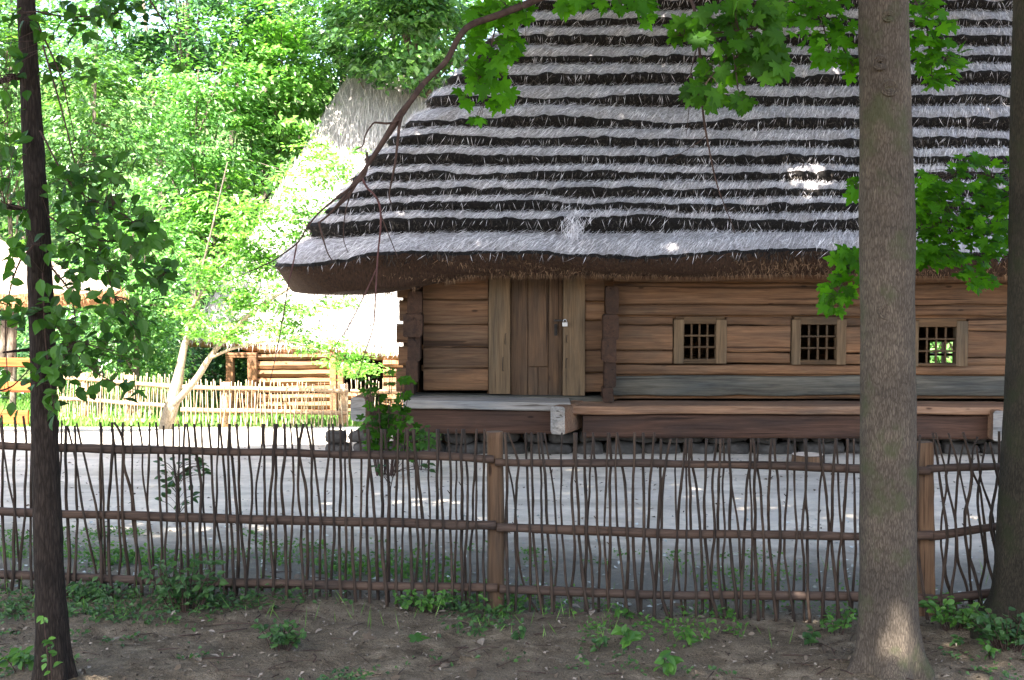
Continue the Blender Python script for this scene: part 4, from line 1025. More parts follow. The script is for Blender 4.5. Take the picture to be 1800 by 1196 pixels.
maple_clusters(rtree, [(1700, 292, 42, 20, 16), (1680, 358, 85, 36, 60), (1700, 425, 78, 40, 74), (1655, 455, 48, 18, 20), (1722, 490, 40, 24, 22), (1745, 300, 36, 30, 12), (1630, 345, 24, 45, 18), (1740, 370, 40, 55, 32), (1628, 405, 24, 40, 22), (1620, 460, 18, 16, 8)], 8.5, .25,
               [[(1800, 330, 0), (1720, 370, 0), (1660, 395, 0), (1615, 430, 0)], [(1800, 340, 0), (1740, 310, 0), (1690, 300, 0)], [(1790, 360, 0), (1720, 390, 0), (1610, 450, 0)], [(1730, 400, 0), (1725, 490, 0)], [(1700, 400, 0), (1660, 450, 0)]], M['maple'], size=(.06, .095), face=(0, -.75, 1.0), spread=.34)

# oval leaves hanging round the left trunk
def oval_clusters(root, spec, Y0, dy, spines, matl):
    mb = MB(); stem = MB(); SPN = []
    for s in spines:
        P = pxpath([(a, b_, Y0 + e) for a, b_, e in s], 22); SPN.append(P); tube(stem, P, np.linspace(.0055, .002, 22), 5)
    S = np.concatenate(SPN); Cs = []
    for (px, r, hw, hh, n) in spec:
        n = int(n * 1.6); a = RNG.uniform(0, 2 * np.pi, n); q = np.sqrt(RNG.random(n))
        for i in range(n): Cs.append(at(px + hw * q[i] * math.cos(a[i]), r + hh * q[i] * math.sin(a[i]), Y0 + RNG.uniform(-dy, dy)))
    Cs = np.array(Cs); n = len(Cs)
    j = np.linalg.norm(Cs[:, None] - S[None], axis=2).argmin(1)
    L = RNG.uniform(.055, .098, n)
    D = norm(norm(Cs - S[j]) * .5 + np.array([.15, 0, -.6]) + RNG.normal(0, .5, (n, 3)))
    Nn = norm(np.array([0, -.75, .8])[None] + RNG.normal(0, .55, (n, 3)))
    leaves6(mb, Cs, Nn, D, L, L * RNG.uniform(.5, .66, n))
    for i in range(n):
        b_ = Cs[i] - D[i] * L[i] * .5
        if np.linalg.norm(b_ - S[j[i]]) < .4: tube(stem, [S[j[i]], b_], [.0016, .0011], 4, caps=False)
    mb.build('foliage', matl, root); stem.build('twig', M['twig'], root)
oval_clusters(hedge_tree, [(130, 40, 90, 35, 22), (215, 25, 60, 25, 16), (100, 130, 25, 40, 8), (150, 120, 20, 25, 6), (312, 117, 14, 8, 3), (18, 70, 22, 60, 8)], 6.35, .2, [[(62, 20, 0), (130, 30, 0), (240, 20, 0)], [(65, 40, 0), (105, 130, 0), (120, 190, 0), (135, 260, 0)], [(250, -20, 0), (300, 60, 0), (318, 112, 0)]], M['hedge'])
oval_clusters(hedge_tree, [(110, 330, 35, 40, 20), (160, 340, 40, 40, 22), (190, 300, 60, 30, 12), (150, 480, 60, 60, 30), (200, 620, 60, 40, 14), (110, 620, 35, 60, 18), (200, 320, 30, 40, 8), (225, 380, 40, 40, 18), (140, 400, 40, 30, 12), (180, 440, 50, 35, 22), (255, 420, 35, 30, 14), (290, 460, 25, 40, 12), (230, 480, 40, 30, 14), (130, 470, 30, 40, 12), (200, 540, 40, 25, 10), (245, 560, 30, 30, 8), (120, 560, 30, 50, 14), (280, 510, 20, 20, 5)], 6.3, .25,
              [[(75, 80, 0), (110, 200, 0), (140, 320, 0), (170, 420, 0), (200, 520, 0)], [(70, 230, 0), (130, 330, 0), (220, 380, 0), (290, 440, 0)], [(85, 380, 0), (150, 420, 0), (250, 430, 0), (290, 480, 0)], [(90, 470, 0), (125, 520, 0), (135, 600, 0)]], M['hedge'])
oval_clusters(hedge_tree, [(25, 150, 25, 60, 10), (20, 260, 25, 50, 12), (15, 350, 22, 40, 8), (28, 465, 22, 40, 14), (60, 420, 35, 50, 8), (20, 560, 25, 40, 12), (70, 560, 40, 60, 14), (20, 680, 25, 30, 4), (75, 660, 30, 60, 8), (110, 640, 30, 50, 10), (160, 660, 40, 40, 10), (15, 735, 18, 20, 2), (95, 720, 20, 30, 5), (230, 690, 30, 20, 5), (180, 600, 40, 30, 8)], 6.3, .22,
              [[(40, 130, .2), (0, 132, 0)], [(48, 370, .2), (15, 360, 0), (-10, 350, 0)], [(60, 430, 0), (30, 470, 0), (10, 560, 0), (15, 700, 0)], [(75, 480, 0), (80, 600, 0), (95, 720, 0)], [(90, 560, 0), (150, 640, 0), (230, 690, 0)], [(-20, 690, 0), (20, 680, 0), (60, 640, 0)]], M['hedge'])
mb = MB(); tube(mb, pxpath([(45, 133, 6.55), (20, 138, 6.5), (-15, 148, 6.45)], 10), np.linspace(.02, .014, 10), 7); mb.build('branch', M['bark_dark'], hedge_tree)
mb = MB(); tube(mb, pxpath([(50, 372, 6.55), (22, 364, 6.5), (-15, 358, 6.45)], 10), np.linspace(.018, .012, 10), 7); mb.build('branch', M['bark_dark'], hedge_tree)
mb = MB(); tube(mb, pxpath([(60, 614, 6.55), (30, 617, 6.5), (5, 620, 6.45)], 10), np.linspace(.010, .005, 10), 7); mb.build('branch', M['bark_dark'], hedge_tree)


# ------------------------------------------------------------------ high crowns of the fence trees: they shade the yard edge, the house and the fence
def canopy():
    T = []
    def tri(n, fn):
        for _ in range(n): T.append(fn())
    U = random.uniform
    def roofpt():
        d = U(0, 3.7); x = U(EX0 + d, 9.5); return (x, EY0 + d, Z0 + SL * d)
    def hippt():
        d = U(0, 3.7); return (EX0 + d, U(EY0 + d, 20.5), Z0 + SL * d)
    tri(1050, roofpt); tri(70, hippt)
    tri(260, lambda: (U(-1.6, 9), 15.6, U(0, 2.2)))
    tri(1900, lambda: (U(-7, 8.5), U(8.0, 16.3), 0))
    tri(520, lambda: (U(-5, 5.5), U(4.5, 9.2), 0))
    tri(140, lambda: (U(-3.4, 4), U(6.5, 8.6), U(0, 4.5)))
    return np.array(T)
Tg = canopy()
nclump = len(Tg)
hz = RNG.uniform(7.6, 10.2, nclump)
CC = Tg + SUN[None] * ((hz - Tg[:, 2]) / SUN[2])[:, None]
per = 34
LC = np.repeat(CC, per, 0) + RNG.normal(0, 1, (nclump * per, 3)) * np.array([.30, .30, .22])
# keep light paths that reach the sunlit side of the yard and a few flecks
def ray_clear(P, pt, rad):
    v = P - np.asarray(pt, float); t = v @ SUN
    d = np.linalg.norm(v - t[:, None] * SUN, axis=1)
    return (d > rad * 1.25) | (t < 0) | (RNG.random(len(P)) < .30)
keep = np.ones(len(LC), bool)
for (px, r, Y, rad) in [(1420, 298, 16.1, .22), (1455, 300, 16.1, .2), (1425, 328, 15.95, .22), (1395, 330, 15.95, .2), (1200, 433, 15.25, .18), (1165, 437, 15.25, .13), (840, 432, 15.3, .11), (1590, 1130, 7.15, .10), (1592, 1165, 7.15, .10), (1588, 1100, 7.15, .07), (1405, 1043, 8.45, .09), (1385, 1043, 8.45, .07)]:
    keep &= ray_clear(LC, at(px, r, Y), rad)
for (px, r, rad) in [(1018, 1082, .10), (1045, 1130, .12), (720, 884, .16), (760, 886, .18), (790, 887, .14), (220, 945, .2), (300, 950, .25), (420, 945, .22), (1600, 915, .2), (1700, 915, .22), (830, 1175, .09), (1570, 1185, .1), (70, 1060, .06)]:
    Yg = CAMZ * FPX / (r - HOR); p = at(px, r, Yg)
    keep &= ray_clear(LC, p, rad)
# sunlit yard left of the house
gx, gy = np.meshgrid(np.linspace(-9.5, -2.4, 15), np.linspace(17.0, 26, 12))
px_, py_, f_ = proj(LC)
keep &= ~((px_ > -250) & (px_ < 2050) & (py_ > -170) & (py_ < 1400) & (f_ > 0))
# project the leaf down the sun ray to the ground and drop it when it would shade the open yard
tg = LC[:, 2] / SUN[2]; G = LC - SUN[None] * tg[:, None]
open_yard = (G[:, 1] > 16.6 + .5 * np.sin(G[:, 0] * 2)) & (G[:, 0] < -2.3)
# but not the ones that shade the hip of the roof
keep &= ~open_yard
LC = LC[keep]
own = np.argmin(np.stack([np.abs(LC[:, 0] + 3.6), np.abs(LC[:, 0] - .6), np.abs(LC[:, 0] - 5.2)], 1), 1)
for k, (root, Q) in enumerate([(hedge_tree, QL), (maple, QM), (rtree, QR)]):
    P = LC[own == k]; n = len(P)
    mb = MB()
    leaves(mb, P, norm(np.array([0, 0, 1.0])[None] + SUN[None] * .6 + RNG.normal(0, .45, (n, 3))), RNG.normal(0, 1, (n, 3)), RNG.uniform(.15, .24, n), RNG.uniform(.13, .2, n))
    mb.build('crown', M['canopy'], root)
    mb = MB(); top = Q[0]
    for q in range(9):
        e = P[RNG.integers(n)]; s = Q[int(RNG.uniform(0, 25))]
        if e[1] > 13.5 and False: continue
        m1 = s * .6 + e * .4 + np.array([0, 0, .7]); 
        tube(mb, resample([s, m1, e], 14), np.linspace(.05, .012, 14), 6)
    mb.build('limb', M['bark_far'], root)

# ------------------------------------------------------------------ trees and shrubs beyond the yard
def crown(mb, c, rad, nclump, per, leaf, flat=.45, cr=(.5, .95), seed=0, shell=.55, tilt=.5):
    c = np.asarray(c, float); rad = np.asarray(rad, float)
    u = norm(RNG.normal(0, 1, (nclump, 3))); q = RNG.uniform(shell, 1.0, (nclump, 1)) ** .8
    cc = c + u * q * rad * (1 + .22 * RNG.normal(0, 1, (nclump, 1)))
    s = RNG.uniform(cr[0], cr[1], (nclump, 1))
    P = np.repeat(cc, per, 0) + RNG.normal(0, .5, (nclump * per, 3)) * np.repeat(np.concatenate([s, s, s * flat], 1), per, 0)
    uu = np.repeat(u, per, 0); n = len(P)
    Nn = norm(np.array([0, 0, 1.0]) + uu * tilt + RNG.normal(0, .42, (n, 3)))
    D = norm(uu * np.array([1, 1, .3]) + np.array([0, 0, -.35]) + RNG.normal(0, .6, (n, 3)))
    L = RNG.uniform(.7, 1.25, n) * leaf
    leaves(mb, P, Nn, D, L, L * RNG.uniform(.42, .62, n), 0, .1)
    return cc
def tree(name, label, px, row, Y, rx, rz, matl, leaf, ncl, per, cat='tree', group=None, ry=None, bark_m='bark_far', rad=.09, flat=.45, lean=(0, 0), cr=(.5, .95), shell=.55):
    c = at(px, row, Y); bx, by = c[0] + lean[0], c[1] + lean[1]
    g0 = float(gz(bx, by))
    root = thing(name, label, cat, (bx, by, g0), group)
    mb = MB(); cc = crown(mb, c, (rx, ry or rx * .8, rz), ncl, per, leaf, flat, cr, 0, shell); mb.build('crown', matl, root)
    mb = MB()
    spine = resample([(bx, by, g0 - .1), (bx * .7 + c[0] * .3 + .1, by * .7 + c[1] * .3, g0 * .6 + c[2] * .4), (c[0], c[1], c[2]), (c[0] + .1, c[1], c[2] + rz * .7)], 24)
    tube(mb, spine, np.linspace(rad, rad * .25, 24), 9, wob=.1, sc=4)
    for q in range(10):
        e = cc[RNG.integers(len(cc))]; s = spine[int(RNG.uniform(6, 20))]
        tube(mb, resample([s, (s + e) / 2 + np.array([0, 0, .12]), e], 8), np.linspace(rad * .38, rad * .08, 8), 5)
    mb.build('trunk', M[bark_m], root)
    return root
WG = 'sunlit trees beyond the yard'
tree('ash_tree', 'bright yellow-green leafy tree lit by sun left of the grey barn roof', 490, 165, 39.5, 1.75, 2.7, M['ash'], .28, 66, 74, group=WG, flat=.3, lean=(-1.9, .6))
tree('young_tree', 'tall pale sunlit tree with fine leaves right of the slim dark trunk', 345, 250, 38, 2.1, 3.1, M['lime'], .18, 100, 92, group=WG, flat=.6)
tree('young_tree', 'loose light green tree low in front of the barn roof hip', 375, 400, 37, 1.1, 1.8, M['ash'], .23, 34, 60, group=WG, flat=.35)
tree('young_tree', 'cool green sunlit tree rising directly behind the slim dark trunk', 165, 240, 32, 1.8, 2.6, M['bluegreen'], .17, 85, 85, group=WG)
tree('young_tree', 'bushy green tree behind the far wattle fence under the woodland edge', 230, 480, 31, 1.9, 1.7, M['lime'], .16, 80, 80, group=WG)
tree('young_tree', 'cool green tree at the left picture edge above the golden hut roof', 10, 210, 33, 1.9, 3.0, M['bluegreen'], .18, 85, 80, group=WG)
tree('shrub', 'rounded bright shrub behind the far fence left of the forked trunk', 225, 610, 31.5, 1.2, .9, M['lime'], .14, 45, 70, cat='shrub')
tree('shrub', 'deep green shrub in the gap between the far fence and the barn', 385, 640, 35, 1.2, 1.0, M['deep'], .15, 40, 70, cat='shrub')
tree('broad_tree', 'blue-green broad crown overhanging the ridge of the grey barn', 715, 55, 39, 2.6, 1.75, M['bluegreen'], .27, 85, 75, group=WG, ry=2.6, lean=(1.5, 3.2), rad=.2, flat=.35)
_bt = [o for o in bpy.data.objects if o.name == 'broad_tree'][0]
mb = MB()  # extra crown lobes, mostly out of view, added to shade the barn roof top
for c_, r_ in [((-5.6, 36.2, 11.2), (1.5, 1.5, .9)), ((-3.4, 36.3, 11.3), (1.6, 1.5, .9)), ((-1.4, 36.4, 11.4), (1.6, 1.5, .9)), ((-3.0, 37.6, 9.6), (2.2, .9, .5))]:
    crown(mb, c_, r_, 26, 60, .25, .3, (.4, .75))
mb.build('crown', M['bluegreen'], _bt)
tree('broad_tree', 'dark green crown high in the woodland above the yellow-green tree', 330, 40, 41, 4.0, 2.2, M['deep'], .26, 95, 75, group=WG, rad=.16)
tree('broad_tree', 'cool green crown between the barn ridge and the yellow-green tree', 600, 75, 43, 2.6, 2.6, M['bluegreen'], .26, 80, 75, group=WG, rad=.16)
tree('shrub', 'green shrub glimpsed through the barred window beside the thick trunk', 1660, 628, 30, 2.2, 1.8, M['bluegreen'], .22, 70, 70, cat='shrub')

# forked tree with pale bark and thin bright leaves
fx = at(292, 764, 26)
fork_t = thing('forked_tree', 'small tree with a pale forked trunk and thin bright leaves before the barn', 'tree', (fx[0], 26, float(gz(fx[0], 26))))
mb = MB()
tube(mb, pxpath([(286, 775, 26), (295, 740, 26), (304, 706, 26), (312, 670, 26), (318, 640, 26), (324, 610, 26.1), (336, 560, 26.2)], 40), np.interp(np.linspace(0, 1, 40), [0, .3, .6, 1], [.15, .15, .085, .045]), 10, wob=.08, sc=5)
tube(mb, pxpath([(302, 715, 25.95), (325, 690, 25.9), (348, 662, 25.9), (368, 630, 25.9), (400, 590, 25.9), (455, 540, 25.9), (520, 500, 25.9)], 30), np.linspace(.08, .025, 30), 9, wob=.08, sc=5)
tube(mb, pxpath([(368, 630, 25.9), (420, 610, 25.8), (500, 600, 25.8), (590, 625, 25.8)], 20), np.linspace(.035, .012, 20), 6)
tube(mb, pxpath([(338, 540, 26.2), (380, 480, 26), (420, 440, 26)], 16), np.linspace(.04, .012, 16), 6)
mb.build('trunk', M['bark_pale'], fork_t)
mb = MB(); tube(mb, pxpath([(335, 565, 26.2), (348, 500, 26.2), (366, 430, 26.2), (386, 345, 26.3), (400, 285, 26.4)], 26), np.linspace(.035, .012, 26), 8, wob=.1, sc=5)
mb.build('limb', M['bark_far'], fork_t)
mb = MB()
for (px, r, rx, rz, nc, pr) in [(430, 520, .9, .55, 26, 34), (400, 590, .7, .35, 20, 34), (350, 560, .5, .5, 14, 34), (490, 585, .8, .35, 20, 30), (570, 610, .6, .3, 14, 30), (610, 640, .45, .28, 14, 34), (520, 440, .7, .5, 10, 30), (440, 450, .6, .5, 12, 30), (590, 540, .4, .4, 5, 26), (550, 290, .6, .7, 26, 26), (500, 380, .8, .7, 40, 26), (470, 470, .8, .5, 38, 28), (430, 400, .6, .8, 26, 28), (590, 390, .5, .6, 18, 24), (560, 450, .6, .5, 22, 26), (600, 300, .4, .6, 12, 24), (520, 540, .8, .3, 18, 26), (395, 480, .6, .5, 14, 30), (640, 650, .35, .2, 9, 30), (360, 480, .4, .6, 10, 30)]:
    crown(mb, at(px, r, 26), (rx, .6, rz), nc, pr, .115, .3, (.22, .42), 0, .1, .3)
mb.build('crown', M['ash'], fork_t)

# the wood behind, one leafy mass on the slope
mb = MB()
def mass(n, xr, yr, zlo, zhi, leaf, m=0):
    x = RNG.uniform(*xr, n); y = RNG.uniform(*yr, n)
    g_ = gz(x, y, False); z = g_ + zlo + (zhi - zlo) * RNG.random(n)
    C = np.stack([x, y, z], -1); per = 46
    s = RNG.uniform(.7, 1.5, (n, 1))
    P = np.repeat(C, per, 0) + RNG.normal(0, .5, (n * per, 3)) * np.repeat(np.concatenate([s, s, s * .4], 1), per, 0)
    k = len(P); Nn = norm(np.array([0, -.35, 1.0]) + RNG.normal(0, .5, (k, 3))); D = norm(RNG.normal(0, 1, (k, 3)) + np.array([0, -.3, -.3]))
    L = RNG.uniform(.7, 1.25, k) * leaf
    leaves(mb, P, Nn, D, L, L * RNG.uniform(.45, .65, k), m)
mass(1500, (-36, 14), (46, 64), .5, 18, .32, 0)
mass(420, (-30, 2), (44, 50), .2, 6.5, .27, 1)
mass(170, (-24, -8), (36, 44), .1, 3.0, .22, 1)
mass(260, (10, 46), (40, 60), .3, 10, .36, 0)
for q in range(34):
    x, y = RNG.uniform(-32, 14), RNG.uniform(44, 60); z = float(gz(x, y))
    tube(mb, resample([(x, y, z - .2), (x + RNG.normal(0, .3), y, z + 5), (x + RNG.normal(0, .8), y, z + 12)], 10), np.linspace(.2, .06, 10), 7, 2)
o = mb.build('woodland', [M['bluegreen'], M['deep'], M['bark_far']]); tag(o, 'dense green wood covering the slope behind the barn', 'woodland', None, 'stuff')
# grass and low growth on the far bank
mb = MB(); n = 9000
x = RNG.uniform(-16, -3, n); y = RNG.uniform(28.5, 44, n); z = gz(x, y, False)
leaves(mb, np.stack([x, y, z + .12], -1), np.c_[RNG.normal(0, .5, n), -np.ones(n), RNG.normal(.4, .3, n)], np.c_[RNG.normal(0, .3, (n, 2)), np.ones(n)], RNG.uniform(.2, .5, n), RNG.uniform(.05, .1, n))
tag(mb.build('tall_grass', M['grass']), 'sunlit tall grass behind the far wattle fence', 'grass', None, 'stuff')

# ------------------------------------------------------------------ thatched barn behind
YB = 33.2
bx0 = X(330, 33.2)
barn = thing('thatched_barn', 'sunlit barn with a huge pale thatched roof and orange log wall', 'barn', (-2, 37, float(gz(-4, 34))))
ez = Z(634, 33.2)
def roofgrid(mb, A, B, C_, D_, nu, nv, amp, m=0, sc=1.2, seed=0, thick=.25):
    """sheet A-B (eave) to D-C (ridge)"""
    u = np.linspace(0, 1, nu)[None, :, None]; v = np.linspace(0, 1, nv)[:, None, None]
    A, B, C_, D_ = map(np.asarray, (A, B, C_, D_))
    P = (A * (1 - u) + B * u) * (1 - v) + (D_ * (1 - u) + C_ * u) * v
    nrm = norm(np.cross(B - A, D_ - A)); 
    P = P + nrm * (amp * fbm(P[..., 0] * sc, P[..., 1] * sc, P[..., 2] * sc, 4, seed))[..., None] + np.array([0, 0, -1]) * (.06 * fbm(P[..., 0] * 1.5, P[..., 1], 0, 3, seed + 3) * (v[..., 0] < .001))[..., None]
    b0 = mb.addv(P.reshape(-1, 3)); i = (np.arange(nv - 1)[:, None] * nu + np.arange(nu - 1)[None]).ravel() + b0
    mb.addf(np.stack([i, i + 1, i + nu + 1, i + nu], -1), m)
    return P
rt = MB()
bl = (bx0, 33.2, Z(598, 33.2)); br = (3.5, 33.2, Z(652, 33.2))
rl = (X(612, 40.2), 40.2, Z(138, 40.2)); rr = (3.5, 40.2, Z(138, 40.2))
bk = (bx0, 47.2, bl[2])
Pf = roofgrid(rt, bl, br, rr, rl, 130, 90, .05, 0)
roofgrid(rt, bk, bl, rl, (rl[0] - .01, rl[1] + .01, rl[2]), 90, 60, .05, 0)
roofgrid(rt, (3.5, 47.2, bl[2]), bk, rl, rr, 30, 20, .05, 0)
# thick eave edge
e0 = Pf[0]; e1 = e0 + np.array([0, .10, -.20]); e2 = e0 + np.array([0, .9, .25])
b0 = rt.addv(np.concatenate([e0, e1, e2])); n = len(e0); i = np.arange(n - 1)
rt.addf(np.stack([b0 + i, b0 + n + i, b0 + n + i + 1, b0 + i + 1], -1), 1); rt.addf(np.stack([b0 + n + i, b0 + 2 * n + i, b0 + 2 * n + i + 1, b0 + n + i + 1], -1), 1)
n = 16000; uu = RNG.random(n); vv = RNG.random(n) ** 1.3
A = [np.array(q) for q in (bl, br, rr, rl)]
P = ((A[0][None] * (1 - uu[:, None]) + A[1][None] * uu[:, None]) * (1 - vv[:, None]) + (A[3][None] * (1 - uu[:, None]) + A[2][None] * uu[:, None]) * vv[:, None])
nr = norm(np.cross(A[1] - A[0], A[3] - A[0])); sd = norm(A[0] - A[3] + np.array([(A[3] - A[0])[0], 0, 0]))
leaves(rt, P + nr * .05, nr[None] + RNG.normal(0, .3, (n, 3)), sd[None] + RNG.normal(0, .18, (n, 3)), RNG.uniform(.25, .7, n), RNG.uniform(.015, .03, n), 2, 0)
rt.build('thatched_roof', [M['far_thatch'], M['hut_eave'], M['far_straw']], barn)
mb = MB()
gb = Z(752, YB)
def flog(px0, px1, r0, r1, Y=YB, dep=.25, m=0, seed=0):
    beam(mb, (X(px0, Y), Y + dep / 2, (Z(r0, Y) + Z(r1, Y)) / 2), (X(px1, Y), Y + dep / 2, (Z(r0, Y) + Z(r1, Y)) / 2), dep, Z(r0, Y) - Z(r1, Y) - .02, .05, 14, .015, m, bulge=.03, seed=seed)
rows = [606, 622, 634, 650, 664, 678, 692, 706, 720, 734]
for k in range(len(rows) - 1): flog(452, 594, rows[k], rows[k + 1], seed=k)
for k in range(4, len(rows) - 1): flog(400, 452, rows[k] + 22, rows[k + 1] + 22, seed=k + 20)
for k in range(4): flog(594, 642, 690 + k * 13, 703 + k * 13, seed=k + 40)
for k in range(9): flog(673, 760, 618 + k * 15, 633 + k * 15, seed=k + 60)
mb.build('log_wall', M['far_log'], barn)
mb = MB()
for (a, b_, r0, r1) in [(398, 411, 622, 745), (436, 452, 622, 745), (580, 592, 620, 740), (594, 604, 622, 690)]:
    mb = MB(); box(mb, X(a, YB), X(b_, YB), YB - .14, YB + .1, Z(r1, YB), Z(r0, YB), .02, 0, .008, 6, 'z'); mb.build('door_post', M['far_log'], barn)
mb = MB()
box(mb, X(398, YB), X(452, YB), YB - .15, YB + .1, Z(629, YB), Z(620, YB), .02, 0, .005, 6, 'x')
mb.build('lintel', M['far_log'], barn)
mb = MB()
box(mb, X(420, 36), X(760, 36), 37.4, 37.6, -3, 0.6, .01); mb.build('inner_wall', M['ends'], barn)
mb = MB()
for k in range(40):
    x = X(395 + k * 5.6, 33.6); wd = random.uniform(.08, .2); c = np.array([x, 33.7 + random.uniform(-.06, .06), float(gz(x, 33.7)) + .10])
    u = np.linspace(0, np.pi, 5); v = np.linspace(0, 2 * np.pi, 8)[:-1]
    Pp = np.array([(np.sin(a) * np.cos(b_) * wd, np.sin(a) * np.sin(b_) * .12, np.cos(a) * .13) for a in u for b_ in v]) + c
    kk = 7; i = np.arange(4)[:, None] * kk; j = np.arange(kk)[None]
    mb.add(Pp, np.stack([i + j, i + (j + 1) % kk, i + kk + (j + 1) % kk, i + kk + j], -1).reshape(-1, 4))
mb.build('stone_foundation', M['stone'], barn)

# ------------------------------------------------------------------ small open hut at the left
YH = 22.0
hut = thing('thatched_hut', 'small open hut with golden thatch and orange planks at the left edge', 'hut', (X(-40, YH), YH + 1.2, float(gz(-9, YH))))
mb = MB()
A = at(104, 519, YH); A2 = at(-160, 497, YH); Rg = at(-40, 408, YH + 1.6); Rg2 = at(-260, 400, YH + 1.6)
P1 = roofgrid(mb, A2, A, Rg, Rg2, 40, 20, .05, 0, 2, 3)
Bk = A + np.array([.1, 3.2, 0]); P2 = roofgrid(mb, A, Bk, Rg + np.array([0, .02, 0]), Rg, 30, 20, .05, 0, 2, 4)
roofgrid(mb, Bk, A2 + np.array([0, 3.2, 0]), Rg2, Rg, 20, 10, .05, 0, 2, 4)
for E in (P1[0], P2[0]):
    n = len(E); e1 = E + np.array([-.03, .05, -.24]); e2 = E + np.array([-.5, .5, .1])
    b0 = mb.addv(np.concatenate([E, e1, e2])); i = np.arange(n - 1)
    mb.addf(np.stack([b0 + i, b0 + n + i, b0 + n + i + 1, b0 + i + 1], -1), 1); mb.addf(np.stack([b0 + n + i, b0 + 2 * n + i, b0 + 2 * n + i + 1, b0 + n + i + 1], -1), 1)
E = np.concatenate([P1[0], P2[0]]); n = 1500; e = E[RNG.integers(len(E), size=n)] + RNG.normal(0, .04, (n, 3)) + np.array([0, 0, -.12])
leaves(mb, e, np.c_[RNG.normal(0, .4, n), -np.ones(n), RNG.normal(0, .3, n)], np.c_[RNG.normal(0, .3, n), RNG.normal(-.2, .2, n), -np.ones(n)], RNG.uniform(.12, .3, n), RNG.uniform(.012, .025, n), 1, 0)
mb.build('thatched_roof', [M['hut_thatch'], M['hut_eave']], hut)
for (a, b_, ra, rb) in [(14, 2, 525, 640), (28, 14, 530, 660), (62, 64, 525, 760), (-120, -118, 500, 770)]:
    mb = MB(); p0 = at(a, ra, YH + .4); p1 = at(b_, rb, YH + .4)
    if rb > 700: p1[2] = float(gz(p1[0], p1[1])) - .1
    tube(mb, resample([p0, (p0 + p1) / 2, p1], 10), .075, 9, wob=.08, sc=5); mb.build('post', M['bark_far'] if rb < 700 else M['orange_wood'], hut)
for (r0, r1, pa, pb) in [(630, 646, -120, 58), (672, 690, -120, 58), (722, 746, -120, 50)]:
    mb = MB(); beam(mb, at(pa, (r0 + r1) / 2 - 3, YH + .3), at(pb, (r0 + r1) / 2, YH + .3), .06, (r1 - r0) / FPX * YH, .012, 10, .006); mb.build('plank', M['orange_wood'], hut)

# ------------------------------------------------------------------ far wattle fences in the sun
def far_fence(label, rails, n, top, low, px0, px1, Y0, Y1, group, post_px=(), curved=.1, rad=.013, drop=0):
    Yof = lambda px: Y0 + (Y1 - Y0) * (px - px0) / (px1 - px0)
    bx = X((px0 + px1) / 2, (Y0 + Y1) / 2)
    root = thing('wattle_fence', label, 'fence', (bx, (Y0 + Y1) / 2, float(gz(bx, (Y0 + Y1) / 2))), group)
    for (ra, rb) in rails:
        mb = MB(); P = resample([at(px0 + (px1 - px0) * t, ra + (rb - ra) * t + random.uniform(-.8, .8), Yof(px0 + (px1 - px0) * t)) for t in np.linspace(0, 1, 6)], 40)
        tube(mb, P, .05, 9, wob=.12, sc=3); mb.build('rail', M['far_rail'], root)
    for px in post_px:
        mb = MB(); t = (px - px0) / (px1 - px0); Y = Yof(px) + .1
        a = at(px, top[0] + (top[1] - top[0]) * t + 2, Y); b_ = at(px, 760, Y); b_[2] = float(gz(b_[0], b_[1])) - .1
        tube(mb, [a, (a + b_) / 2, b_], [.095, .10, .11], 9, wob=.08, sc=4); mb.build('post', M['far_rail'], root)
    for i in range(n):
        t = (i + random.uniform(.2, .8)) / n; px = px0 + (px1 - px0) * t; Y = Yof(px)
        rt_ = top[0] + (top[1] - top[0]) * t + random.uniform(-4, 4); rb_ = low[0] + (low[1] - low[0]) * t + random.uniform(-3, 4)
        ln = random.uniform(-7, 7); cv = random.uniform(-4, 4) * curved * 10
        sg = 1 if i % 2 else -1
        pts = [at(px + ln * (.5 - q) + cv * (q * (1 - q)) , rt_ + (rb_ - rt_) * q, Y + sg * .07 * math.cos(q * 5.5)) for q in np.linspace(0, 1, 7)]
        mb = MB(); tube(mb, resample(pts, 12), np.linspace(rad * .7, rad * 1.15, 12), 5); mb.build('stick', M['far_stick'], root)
FF = 'pale wattle fences in the sun beyond the yard'
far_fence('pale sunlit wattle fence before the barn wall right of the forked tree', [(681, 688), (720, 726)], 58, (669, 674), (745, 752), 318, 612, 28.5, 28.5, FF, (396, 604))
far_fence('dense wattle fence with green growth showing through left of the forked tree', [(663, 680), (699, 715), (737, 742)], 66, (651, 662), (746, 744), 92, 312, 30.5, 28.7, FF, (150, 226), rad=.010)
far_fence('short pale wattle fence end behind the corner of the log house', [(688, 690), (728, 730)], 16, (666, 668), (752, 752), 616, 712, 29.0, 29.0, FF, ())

# ------------------------------------------------------------------ small things
c = at(1420, 803, 15.0); g0 = float(gz(c[0], 15.0))
stump = thing('tree_stump', 'low round cut log with a pale top standing by the house foundation', 'stump', (c[0], 15.0, g0))
mb = MB(); r_ = .19
tube(mb, [(c[0], 15.0, g0 - .05), (c[0], 15.0, g0 + .05), (c[0], 15.0, g0 + .10)], [r_ * 1.05, r_, r_], 22, wob=.05, sc=8, caps=False); mb.build('bark', M['fence_post'], stump)
mb = MB(); a = np.linspace(0, 2 * np.pi, 23)[:-1]; b0 = mb.addv(np.c_[c[0] + r_ * .985 * np.cos(a), 15.0 + r_ * .985 * np.sin(a), np.full(22, g0 + .106)]); mb.addf((b0 + np.arange(22))[None], 0, False)
mb.build('cut_top', M['stump_top'], stump)

